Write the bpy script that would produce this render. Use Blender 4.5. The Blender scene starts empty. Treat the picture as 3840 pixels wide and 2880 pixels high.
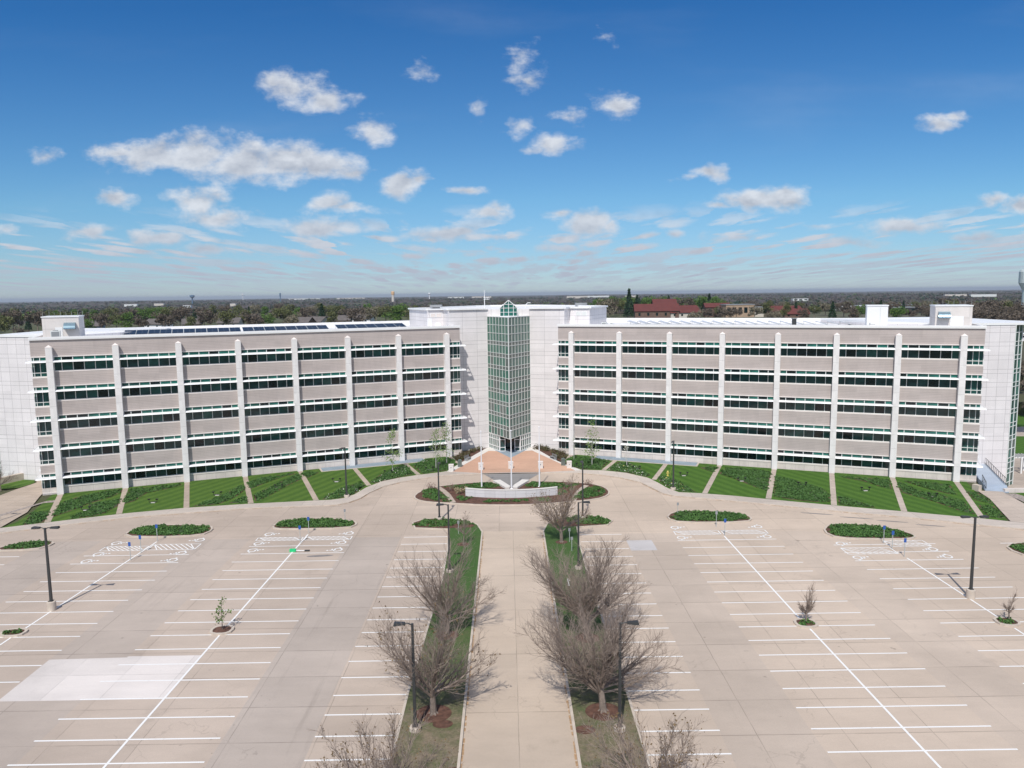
import bpy, bmesh, math, random
import numpy as np
from mathutils import Vector, Matrix, noise
R = math.radians
SC = bpy.context.scene
COL = SC.collection

# ------------------------------------------------------------------ camera
cam = bpy.data.objects.new('camera', bpy.data.cameras.new('camera')); COL.objects.link(cam)
cam.data.sensor_width = 36.0; cam.data.lens = 26.64
cam.data.clip_start = 0.5; cam.data.clip_end = 60000
_p, _r, _y = R(6.785), R(.701), R(.348)
_f = Vector((math.sin(_y)*math.cos(_p), math.cos(_y)*math.cos(_p), -math.sin(_p)))
_rt = Vector((math.cos(_y), -math.sin(_y), 0)); _up = _rt.cross(_f)
_R = _rt*math.cos(_r) - _up*math.sin(_r); _U = _up*math.cos(_r) + _rt*math.sin(_r)
M = Matrix.Identity(4)
for i in range(3):
    M[i][0] = _R[i]; M[i][1] = _U[i]; M[i][2] = -_f[i]; M[i][3] = (0, 0, 31.0)[i]
cam.matrix_world = M
SC.camera = cam

# ------------------------------------------------------------------ sky
SUN_EL, SUN_AZ = 51.5, 13.0        # shadows fall away from the camera, a little to the right
W = bpy.data.worlds.new('World'); SC.world = W; W.use_nodes = True
nt = W.node_tree; nt.nodes.clear()
def nd(t, tree=None, **k):
    n = (tree or nt).nodes.new(t)
    for a, b in k.items(): setattr(n, a, b)
    return n
def lk(a, b, tree=None): (tree or nt).links.new(a, b)
def val(tree, x, sock):
    if isinstance(x, (int, float)): sock.default_value = x
    else: lk(x, sock, tree)
def mth(op, a, b=0.0, c=None, tree=None, clamp=False):
    tree = tree or nt
    n = nd('ShaderNodeMath', tree, operation=op, use_clamp=clamp)
    val(tree, a, n.inputs[0]); val(tree, b, n.inputs[1])
    if c is not None: val(tree, c, n.inputs[2])
    return n.outputs[0]
def mrange(x, a, b, c=0.0, d=1.0, tree=None, smooth=True):
    n = nd('ShaderNodeMapRange', tree or nt, clamp=True, interpolation_type='SMOOTHSTEP' if smooth else 'LINEAR')
    val(tree or nt, x, n.inputs[0])
    for i, q in enumerate((a, b, c, d)): n.inputs[i+1].default_value = q
    return n.outputs[0]
SKY_STR = 0.10
out = nd('ShaderNodeOutputWorld'); bg = nd('ShaderNodeBackground'); lk(bg.outputs[0], out.inputs[0])
bg.inputs[1].default_value = SKY_STR
sky = nd('ShaderNodeTexSky', sky_type='NISHITA', sun_disc=False)
sky.sun_elevation = R(SUN_EL); sky.sun_rotation = R(180+SUN_AZ)
sky.altitude = 300; sky.air_density = 1.0; sky.dust_density = 0.15; sky.ozone_density = 3.0
tc = nd('ShaderNodeTexCoord'); sp = nd('ShaderNodeSeparateXYZ'); lk(tc.outputs['Generated'], sp.inputs[0])
ay = mth('MAXIMUM', mth('ABSOLUTE', sp.outputs[1]), 0.08)
PX = mth('DIVIDE', sp.outputs[0], ay); PZ = mth('DIVIDE', sp.outputs[2], ay)
cb = nd('ShaderNodeCombineXYZ'); lk(PX, cb.inputs[0]); lk(PZ, cb.inputs[2])
P = cb.outputs[0]
CLOUDS = [(-0.4496,0.1817,0.0733,0.0208,1),(-0.3902,0.1868,0.0672,0.0244,1.1),(-0.3379,0.1719,0.0672,0.0293,1.2),(-0.2786,0.1741,0.0611,0.0257,1.1),(-0.2316,0.1661,0.0489,0.0208,1),(-0.4937,0.1839,0.0428,0.0098,0.8),(-0.2022,0.1577,0.0244,0.011,0.8),(-0.5863,0.1832,0.0232,0.0086,0.45),(-0.2627,0.2624,0.0428,0.0232,0.85),(-0.2281,0.2496,0.0397,0.0171,0.85),(-0.2888,0.2683,0.0214,0.0134,0.6),(-0.1661,0.2091,0.0318,0.0183,0.85),(-0.104,0.2788,0.0171,0.0122,0.45),(0.0252,0.2989,0.0195,0.0195,0.6),(0.0307,0.2679,0.022,0.0147,0.6),(-0.0327,0.234,0.011,0.0098,0.45),(0.1305,0.3269,0.0134,0.0122,0.3),(0.1426,0.2378,0.0318,0.0171,0.95),(0.0805,0.2225,0.022,0.0086,0.45),(0.0172,0.2129,0.0183,0.011,0.6),(0.0597,0.1895,0.0269,0.0159,0.9),(0.0448,0.1839,0.0244,0.0086,0.6),(0.0864,0.1857,0.0171,0.0073,0.4),(-0.1314,0.1418,0.0367,0.0159,1),(-0.1104,0.1474,0.0195,0.0134,0.9),(-0.0512,0.1327,0.0244,0.0073,0.8),(-0.5007,0.1284,0.0293,0.011,0.95),(-0.397,0.1249,0.0428,0.0208,1),(-0.3715,0.1036,0.055,0.0147,0.8),(-0.2276,0.1184,0.0367,0.0147,0.95),(-0.21,0.1111,0.0367,0.0086,0.8),(-0.0188,0.1031,0.0318,0.0098,0.8),(-0.0037,0.1088,0.0183,0.0098,0.6),(-0.2348,0.0891,0.0641,0.011,0.9),(-0.5398,0.0838,0.0367,0.0098,0.9),(-0.4447,0.0774,0.0403,0.011,0.9),(-0.0792,0.0779,0.058,0.0122,0.95),(-0.0193,0.0724,0.0428,0.0061,0.6),(-0.3829,0.0613,0.0367,0.0092,0.8),(-0.6436,0.0897,0.0183,0.0086,0.7),(0.2594,0.1508,0.0293,0.011,0.9),(0.2326,0.1447,0.0183,0.0049,0.5),(0.3291,0.1168,0.055,0.0171,1),(0.365,0.1211,0.0367,0.0134,0.9),(0.2812,0.1103,0.0305,0.0073,0.6),(0.1131,0.0898,0.0403,0.0159,1),(0.1402,0.086,0.0183,0.011,0.8),(0.0711,0.0997,0.022,0.0067,0.8),(0.2186,0.075,0.0134,0.0073,0.6),(0.5584,0.2129,0.0281,0.0098,0.75),(0.5789,0.2184,0.0171,0.0061,0.6),(0.6669,0.1053,0.0275,0.0122,1),(0.6302,0.1122,0.022,0.0073,0.6),(0.5173,0.0804,0.0519,0.011,0.85),(0.6179,0.0662,0.0354,0.0086,0.8),(0.3061,0.0698,0.0458,0.0067,0.6),(0.4455,0.0623,0.0489,0.0067,0.7),(0.4025,0.08,0.0244,0.0055,0.6),(0.0709,0.0583,0.0281,0.0061,0.6)]
# slow warp of the coordinates so no cloud keeps an elliptical outline
wn = nd('ShaderNodeTexNoise'); wn.inputs['Scale'].default_value = 14; wn.inputs['Detail'].default_value = 3
sc1 = nd('ShaderNodeVectorMath', operation='MULTIPLY'); lk(P, sc1.inputs[0]); sc1.inputs[1].default_value = (1, 1, 2.2); lk(sc1.outputs[0], wn.inputs['Vector'])
wv = nd('ShaderNodeVectorMath', operation='SUBTRACT'); lk(wn.outputs['Color'], wv.inputs[0]); wv.inputs[1].default_value = (.5, .5, .5)
wm = nd('ShaderNodeVectorMath', operation='MULTIPLY'); lk(wv.outputs[0], wm.inputs[0]); wm.inputs[1].default_value = (.05, 0, .028)
wa = nd('ShaderNodeVectorMath', operation='ADD'); lk(P, wa.inputs[0]); lk(wm.outputs[0], wa.inputs[1])
PW = wa.outputs[0]
F = None; G = None
for (cx, cz, hx, hz, s) in CLOUDS:
    q = nd('ShaderNodeMapping', vector_type='POINT')
    q.inputs['Location'].default_value = (-cx/hx/1.15, 0, -(cz-hz*.05)/hz/1.2)
    q.inputs['Scale'].default_value = (1/hx/1.15, 0, 1/hz/1.2)
    lk(PW, q.inputs['Vector'])
    ln = nd('ShaderNodeVectorMath', operation='LENGTH'); lk(q.outputs[0], ln.inputs[0])
    f = mth('MULTIPLY', mth('SUBTRACT', 1.0, ln.outputs['Value']), min(1, s))
    F = f if F is None else mth('MAXIMUM', F, f)
F = mth('MAXIMUM', F, -1.0)
fn = nd('ShaderNodeTexNoise'); fn.inputs['Scale'].default_value = 26; fn.inputs['Detail'].default_value = 9; fn.inputs['Roughness'].default_value = .62
sc2 = nd('ShaderNodeVectorMath', operation='MULTIPLY'); lk(P, sc2.inputs[0]); sc2.inputs[1].default_value = (1, 1, 1.7); lk(sc2.outputs[0], fn.inputs['Vector'])
dens = mth('ADD', F, mth('MULTIPLY', mth('SUBTRACT', fn.outputs[0], .50), 1.75))
A1 = mrange(dens, -.05, .72)
# far cloud field near the horizon, laid out on a flat layer
iz = mth('ADD', mth('MAXIMUM', sp.outputs[2], 0.0), .022)
cb2 = nd('ShaderNodeCombineXYZ'); lk(mth('DIVIDE', sp.outputs[0], iz), cb2.inputs[0]); lk(mth('MULTIPLY', mth('DIVIDE', sp.outputs[1], iz), .26), cb2.inputs[1])
hn = nd('ShaderNodeTexNoise'); hn.inputs['Scale'].default_value = 1.15; hn.inputs['Detail'].default_value = 7; hn.inputs['Roughness'].default_value = .6; lk(cb2.outputs[0], hn.inputs['Vector'])
hthr = mrange(PZ, .015, .11, .085, -.12)
A2 = mth('MULTIPLY', mrange(mth('ADD', mth('SUBTRACT', hn.outputs[0], .5), hthr), .0, .13), mth('MULTIPLY', mrange(PZ, .06, .15, .75, 0.0), mrange(PZ, .004, .03, .25, 1.0)))
pu = mth('MULTIPLY', mth('DIVIDE', PX, mth('ADD', PZ, .035)), 1.9); pv_ = mth('MULTIPLY', mth('LOGARITHM', mth('ADD', mth('MAXIMUM', PZ, 0.0), .03), 2.718), 6.0)
cb3 = nd('ShaderNodeCombineXYZ'); lk(pu, cb3.inputs[0]); lk(pv_, cb3.inputs[1])
pn = nd('ShaderNodeTexNoise'); pn.inputs['Scale'].default_value = 2.4; pn.inputs['Detail'].default_value = 6; pn.inputs['Roughness'].default_value = .6; lk(cb3.outputs[0], pn.inputs['Vector'])
pd = nd('ShaderNodeVectorMath', operation='SCALE'); lk(pn.outputs['Color'], pd.inputs[0]); pd.inputs['Scale'].default_value = .55
pa = nd('ShaderNodeVectorMath', operation='ADD'); lk(cb3.outputs[0], pa.inputs[0]); lk(pd.outputs[0], pa.inputs[1])
vo_ = nd('ShaderNodeTexVoronoi', feature='F1', voronoi_dimensions='2D'); vo_.inputs['Scale'].default_value = 1.0; vo_.inputs['Randomness'].default_value = .85; lk(pa.outputs[0], vo_.inputs['Vector'])
pc = nd('ShaderNodeSeparateXYZ'); lk(vo_.outputs['Color'], pc.inputs[0])
puff = mth('ADD', mth('SUBTRACT', mth('MULTIPLY', pc.outputs[0], .62), vo_.outputs['Distance']), mth('MULTIPLY', mth('SUBTRACT', pn.outputs[0], .45), .9))
AP = mth('MULTIPLY', mth('MULTIPLY', mrange(puff, -.02, .38), mrange(PZ, .06, .125, 1.0, 0.0)), mrange(PZ, .0, .02, .35, 1.0))
A2 = mth('MAXIMUM', mth('MULTIPLY', A2, .9), AP)
# thin high veil
vn = nd('ShaderNodeTexNoise'); vn.inputs['Scale'].default_value = 3; vn.inputs['Detail'].default_value = 6
vs = nd('ShaderNodeVectorMath', operation='MULTIPLY'); lk(P, vs.inputs[0]); vs.inputs[1].default_value = (.6, 1, 3.4); lk(vs.outputs[0], vn.inputs['Vector'])
A3 = mth('MULTIPLY', mrange(vn.outputs[0], .52, .8), .1)
# added unseen cloud deck overhead and behind the camera, to whiten the skylight
on = nd('ShaderNodeTexNoise'); on.inputs['Scale'].default_value = 2.2; on.inputs['Detail'].default_value = 5; lk(tc.outputs['Generated'], on.inputs['Vector'])
A4 = mth('MULTIPLY', mrange(sp.outputs[2], .42, .62), mrange(on.outputs[0], .35, .60, .10, .55))
A5 = mth('MULTIPLY', mrange(mth('MULTIPLY', sp.outputs[1], -1.0), .0, .4), mrange(on.outputs[0], .35, .60, .1, .5))
A = mth('MAXIMUM', mth('MAXIMUM', mth('MULTIPLY', A1, .90), A2), mth('MAXIMUM', A3, mth('MAXIMUM', A4, A5)))
# cloud light: bright crests, greyer bases
fo = nd('ShaderNodeTexNoise'); fo.inputs['Scale'].default_value = 26; fo.inputs['Detail'].default_value = 4
so = nd('ShaderNodeVectorMath', operation='ADD'); lk(sc2.outputs[0], so.inputs[0]); so.inputs[1].default_value = (0, 0, .02); lk(so.outputs[0], fo.inputs['Vector'])
rim = mth('SUBTRACT', fn.outputs[0], fo.outputs[0])
shade = mth('ADD', mrange(dens, .1, 1.0, .84, .46), mth('MULTIPLY', rim, 2.3), clamp=True)
crmp = nd('ShaderNodeMixRGB'); lk(shade, crmp.inputs[0]); crmp.inputs[1].default_value = (4.2, 4.5, 5.2, 1); crmp.inputs[2].default_value = (7.6, 7.9, 8.4, 1)
hcol = nd('ShaderNodeMixRGB'); lk(mrange(PZ, .02, .12), hcol.inputs[0]); hcol.inputs[1].default_value = (4.5, 5.0, 6.0, 1); lk(crmp.outputs[0], hcol.inputs[2])
skt = nd('ShaderNodeMixRGB', blend_type='MULTIPLY'); skt.inputs[0].default_value = 1; lk(sky.outputs[0], skt.inputs[1]); skg = nd('ShaderNodeValToRGB'); lk(mrange(PZ, .0, .4, 0, 1, smooth=False), skg.inputs[0])
e_ = skg.color_ramp.elements; e_.new(.3)
for q_, (p_, c_) in zip(e_, ((0, (.58, .72, 1.0, 1)), (.30, (.50, .80, 1.0, 1)), (.9, (.20, .60, .97, 1)))): q_.position = p_; q_.color = c_
lk(skg.outputs[0], skt.inputs[2])
mx = nd('ShaderNodeMixRGB'); lk(A, mx.inputs[0]); lk(skt.outputs[0], mx.inputs[1]); lk(hcol.outputs[0], mx.inputs[2]); lk(mx.outputs[0], bg.inputs[0])

sun = bpy.data.objects.new('sun', bpy.data.lights.new('sun', 'SUN')); COL.objects.link(sun)
sun.data.energy = 3.8; sun.data.angle = R(.53); sun.data.color = (1, .955, .885)
sd = Vector((-math.sin(R(SUN_AZ))*math.cos(R(SUN_EL)), -math.cos(R(SUN_AZ))*math.cos(R(SUN_EL)), math.sin(R(SUN_EL))))
sun.rotation_euler = sd.to_track_quat('Z', 'Y').to_euler(); sun.location = (0, 0, 200)
vs_ = SC.view_settings; vs_.view_transform = 'Standard'; vs_.look = 'None'; vs_.exposure = 0.0; vs_.gamma = 1
SC.render.engine = 'CYCLES'; SC.cycles.max_bounces = 5; SC.cycles.diffuse_bounces = 3; SC.cycles.volume_bounces = 0
SC.cycles.transparent_max_bounces = 8

# ------------------------------------------------------------------ materials
def newmat(n):
    m = bpy.data.materials.new(n); m.use_nodes = True
    return m, m.node_tree, m.node_tree.nodes['Principled BSDF']
def ramp(tree, fac, stops):
    r = nd('ShaderNodeValToRGB', tree); lk(fac, r.inputs[0], tree)
    el = r.color_ramp.elements
    while len(el) < len(stops): el.new(.5)
    for e, (p, c) in zip(el, stops): e.position = p; e.color = (*c, 1)
    return r.outputs[0]
def noise_n(tree, scale, detail=5, rough=.55, coord='Object', vec=None, stretch=None):
    n = nd('ShaderNodeTexNoise', tree); n.inputs['Scale'].default_value = scale; n.inputs['Detail'].default_value = detail; n.inputs['Roughness'].default_value = rough
    if vec is None:
        t = nd('ShaderNodeTexCoord', tree); vec = t.outputs[coord]
    if stretch:
        s = nd('ShaderNodeVectorMath', tree, operation='MULTIPLY'); lk(vec, s.inputs[0], tree); s.inputs[1].default_value = stretch; vec = s.outputs[0]
    lk(vec, n.inputs['Vector'], tree)
    return n.outputs[0]
def mulc(tree, col, fac_sock):
    m = nd('ShaderNodeMixRGB', tree, blend_type='MULTIPLY'); m.inputs[0].default_value = 1
    if isinstance(col, tuple): m.inputs[1].default_value = (*col, 1)
    else: lk(col, m.inputs[1], tree)
    lk(fac_sock, m.inputs[2], tree); return m.outputs[0]
def plain(n, c, rough=.6, var=.12, scale=.6, metal=0, spec=.4, detail=5):
    m, t, b = newmat(n)
    if var:
        f = mrange(noise_n(t, scale, detail), .3, .7, 1-var, 1+var, tree=t, smooth=False)
        lk(mulc(t, c, f), b.inputs['Base Color'], t)
    else: b.inputs['Base Color'].default_value = (*c, 1)
    b.inputs['Roughness'].default_value = rough; b.inputs['Metallic'].default_value = metal; b.inputs['Specular IOR Level'].default_value = spec
    return m
def lines(t, x, period, width, offs=0.0):
    """1 on a line of the given width every period, else 0 (x a socket)"""
    f = mth('FRACT', mth('DIVIDE', mth('ADD', x, offs, tree=t), period, tree=t), tree=t)
    return mth('LESS_THAN', f, width/period, tree=t)
def panelmat(n, c, joints, period, vper=None, jw=.05, dark=.62, vw=.05, rough=.6, stain=.06, band=None):
    """wall panels: joint lines at the heights `joints` (repeating every `period`), verticals every vper metres along the wall"""
    m, t, b = newmat(n)
    uv = nd('ShaderNodeUVMap', t); s = nd('ShaderNodeSeparateXYZ', t); lk(uv.outputs[0], s.inputs[0], t)
    fz = mth('MULTIPLY', mth('FRACT', mth('DIVIDE', s.outputs[1], period, tree=t), tree=t), period, tree=t)
    L = None
    for j in joints:
        d = mth('LESS_THAN', mth('ABSOLUTE', mth('SUBTRACT', fz, j, tree=t), tree=t), jw/2, tree=t)
        L = d if L is None else mth('MAXIMUM', L, d, tree=t)
    if vper:
        v = lines(t, s.outputs[0], vper, vw); v = mth('MULTIPLY', v, .7, tree=t)
        L = v if L is None else mth('MAXIMUM', L, v, tree=t)
    # every panel a slightly different tone
    wn_ = nd('ShaderNodeTexWhiteNoise', t, noise_dimensions='2D'); c2 = nd('ShaderNodeCombineXYZ', t)
    lk(mth('FLOOR', mth('DIVIDE', s.outputs[0], vper or 3.1, tree=t), tree=t), c2.inputs[0], t)
    lk(mth('FLOOR', mth('DIVIDE', s.outputs[1], period/3, tree=t), tree=t), c2.inputs[1], t); lk(c2.outputs[0], wn_.inputs[0], t)
    tone = mrange(wn_.outputs[0], 0, 1, .935, 1.035, tree=t, smooth=False)
    st = mrange(noise_n(t, .9, 6, .65, vec=uv.outputs[0], stretch=(1, .35, 1)), .3, .75, 1+stain*.5, 1-stain, tree=t, smooth=False)
    k = mth('MULTIPLY', mth('MULTIPLY', tone, st, tree=t), mth('SUBTRACT', 1, mth('MULTIPLY', L, 1-dark, tree=t), tree=t), tree=t)
    lk(mulc(t, c, k), b.inputs['Base Color'], t); b.inputs['Roughness'].default_value = rough; b.inputs['Specular IOR Level'].default_value = .3
    return m
MT = {}
m, t, b = newmat('road_paint'); MT['paint'] = m
w_ = mrange(noise_n(t, 2.2, 9, .8), .54, .70, 0, .8, tree=t); w2 = mrange(noise_n(t, .22, 3), .35, .65, .2, 1, tree=t)
mm = nd('ShaderNodeMixRGB', t); lk(mth('MULTIPLY', w_, w2, tree=t), mm.inputs[0], t); mm.inputs[1].default_value = (.84, .83, .81, 1); mm.inputs[2].default_value = (.55, .47, .41, 1)
lk(mm.outputs[0], b.inputs['Base Color'], t); b.inputs['Roughness'].default_value = .65
FLOOR_H = 4.66
MT['white_panel'] = panelmat('white_panel', (.79, .755, .755), [.19, .99, 2.54, 3.24], FLOOR_H, 3.05, .05, .55, .07)
MT['white_panel_end'] = panelmat('white_panel_end', (.77, .735, .74), [.19, .99, 2.54, 3.24], FLOOR_H, 1.75, .05, .55, .07)
MT['column'] = panelmat('column_concrete', (.79, .765, .75), [.3, 2.6], FLOOR_H, None, .05, .74, stain=.05)
MT['beige'] = panelmat('beige_concrete', (.485, .425, .400), [1.02+.07, 1.32, 1.57, 1.82, 2.1][0:0] + [3.97, 4.22, 4.47, .06, .34], FLOOR_H, None, .05, .74, stain=.08)
MT['base_panel'] = panelmat('base_panel', (.70, .63, .585), [1.0], FLOOR_H, 1.55, .05, .68, stain=.16)
MT['white'] = plain('white_metal', (.84, .84, .84), .45, .03, .5)
MT['frame'] = plain('window_frame', (.72, .74, .72), .4, .03, .5)
MT['sill'] = plain('pale_sill', (.78, .71, .67), .6, .06, .8)
MT['roof'] = plain('roof_membrane', (.80, .79, .79), .7, .05, .25)
MT['pent'] = panelmat('penthouse_panel', (.72, .67, .635), [.4, 2.9], FLOOR_H, 3.0, .05, .75)
def glass(n, c, rough=.06, spec=.5, var=.35):
    m, t, b = newmat(n)
    f = mrange(noise_n(t, .55, 3, .6, coord='Generated', stretch=(9, 1, 3)), .35, .65, 1-var, 1+var, tree=t, smooth=False)
    lk(mulc(t, c, f), b.inputs['Base Color'], t)
    b.inputs['Roughness'].default_value = rough; b.inputs['Specular IOR Level'].default_value = spec; b.inputs['IOR'].default_value = 1.5
    return m
MT['g_dark'] = glass('window_glass_dark', (.015, .052, .053))
MT['g_dark2'] = glass('window_glass_green', (.018, .080, .072))
MT['g_black'] = glass('window_glass_black', (.005, .016, .018))
MT['g_teal'] = glass('transom_glass', (.016, .118, .094), .12)
MT['t_left'] = glass('tower_glass_green', (.045, .155, .110), .06, .6, .2)
MT['t_right'] = glass('tower_glass_painted_reflection', (.085, .155, .128), .06, .5, .2)  # right face copy of the tower glass, grey reflection put into its colour
MT['t_span'] = glass('tower_spandrel_glass', (.115, .140, .126), .08, .5, .15)
MT['dark'] = plain('bronze_metal', (.045, .047, .048), .45, .08)
MT['grey'] = plain('grey_metal', (.28, .29, .30), .5, .08)
MT['galv'] = plain('galvanised', (.42, .45, .45), .4, .1)
MT['blue_metal'] = plain('blue_sheet_metal', (.25, .36, .42), .25, .08, metal=.5)
MT['black'] = plain('black_paint', (.012, .012, .014), .4, .1)
MT['blue'] = plain('sign_blue', (.03, .10, .36), .5, .05)
MT['yellow'] = plain('hydrant_yellow', (.62, .52, .14), .5, .06)
MT['curb'] = plain('curb_concrete', (.55, .475, .40), .85, .12, 1.2)
MT['pale'] = plain('pale_stone', (.70, .67, .63), .7, .05, 1)
MT['white_pole'] = plain('white_pole', (.85, .85, .87), .35, .02)
MT['slate'] = plain('blue_grey_slab', (.27, .33, .38), .8, .1, .8)
MT['bluish'] = plain('blue_grey_steps', (.40, .46, .54), .7, .05, .8)
MT['mulch'] = plain('bark_mulch', (.115, .058, .040), .95, .45, 2.2, detail=8)
MT['bark'] = plain('bark', (.23, .185, .155), .9, .25, 3)
MT['bark_birch'] = plain('birch_bark', (.55, .53, .50), .8, .3, 5)
MT['twig'] = plain('twig', (.27, .215, .18), .9, .2, 2)
MT['gravel'] = plain('river_stones', (.33, .28, .25), .9, .55, 5, detail=8)
MT['cover_base'] = plain('cover_litter', (.046, .080, .028), .95, .45, 3.5, detail=8)
def leafmat(n, a, b2, rough=.65, trans=.15):
    m, t, b = newmat(n)
    g = nd('ShaderNodeNewGeometry', t)
    tt = nd('ShaderNodeTexCoord', t)
    f = mth('ADD', mth('MULTIPLY', g.outputs['Random Per Island'], .6, tree=t), mth('MULTIPLY', noise_n(t, .35, 3), .55, tree=t), tree=t)
    lk(ramp(t, f, [(.25, a), (.8, b2)]), b.inputs['Base Color'], t); b.inputs['Roughness'].default_value = rough; b.inputs['Specular IOR Level'].default_value = .25
    return m
MT['cover'] = leafmat('ground_cover_leaf', (.052, .122, .032), (.086, .178, .046))
MT['cover_light'] = leafmat('ground_cover_fresh', (.05, .12, .024), (.10, .20, .045))
MT['blossom'] = leafmat('white_blossom', (.55, .55, .42), (.75, .75, .65))
MT['blossom_y'] = leafmat('yellow_blossom', (.55, .42, .08), (.7, .6, .2))
MT['shrub'] = leafmat('dry_shrub', (.075, .045, .03), (.11, .09, .04))
MT['dry_grass'] = leafmat('dry_grass', (.32, .26, .15), (.46, .38, .24))
MT['red_shrub'] = leafmat('red_shrub', (.16, .055, .045), (.22, .10, .07))
MT['bud'] = leafmat('brown_bud', (.13, .085, .045), (.20, .14, .07))
MT['birch_leaf'] = leafmat('birch_leaf', (.10, .17, .04), (.22, .32, .09))
MT['young_leaf'] = leafmat('young_leaf', (.06, .12, .03), (.14, .22, .05))
MT['f_brown'] = leafmat('bare_crown', (.092, .074, .056), (.165, .132, .102))
MT['f_olive'] = leafmat('olive_crown', (.080, .092, .034), (.155, .165, .062))
MT['f_green'] = leafmat('spring_crown', (.055, .110, .025), (.12, .205, .04))
MT['f_ever'] = leafmat('evergreen_crown', (.012, .036, .018), (.03, .07, .03))
MT['f_pale'] = leafmat('pale_bare_crown', (.15, .135, .09), (.25, .22, .15))
MT['redroof'] = plain('red_roof', (.125, .032, .026), .6, .12, .4)
MT['tan'] = plain('tan_wall', (.42, .30, .21), .8, .1, .3)
MT['brickwall'] = plain('brown_brick', (.16, .10, .075), .8, .15, .5)
MT['cream'] = plain('cream_wall', (.62, .57, .50), .8, .08, .3)
MT['shingle'] = plain('grey_shingle', (.13, .115, .11), .9, .15, .5)

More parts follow.
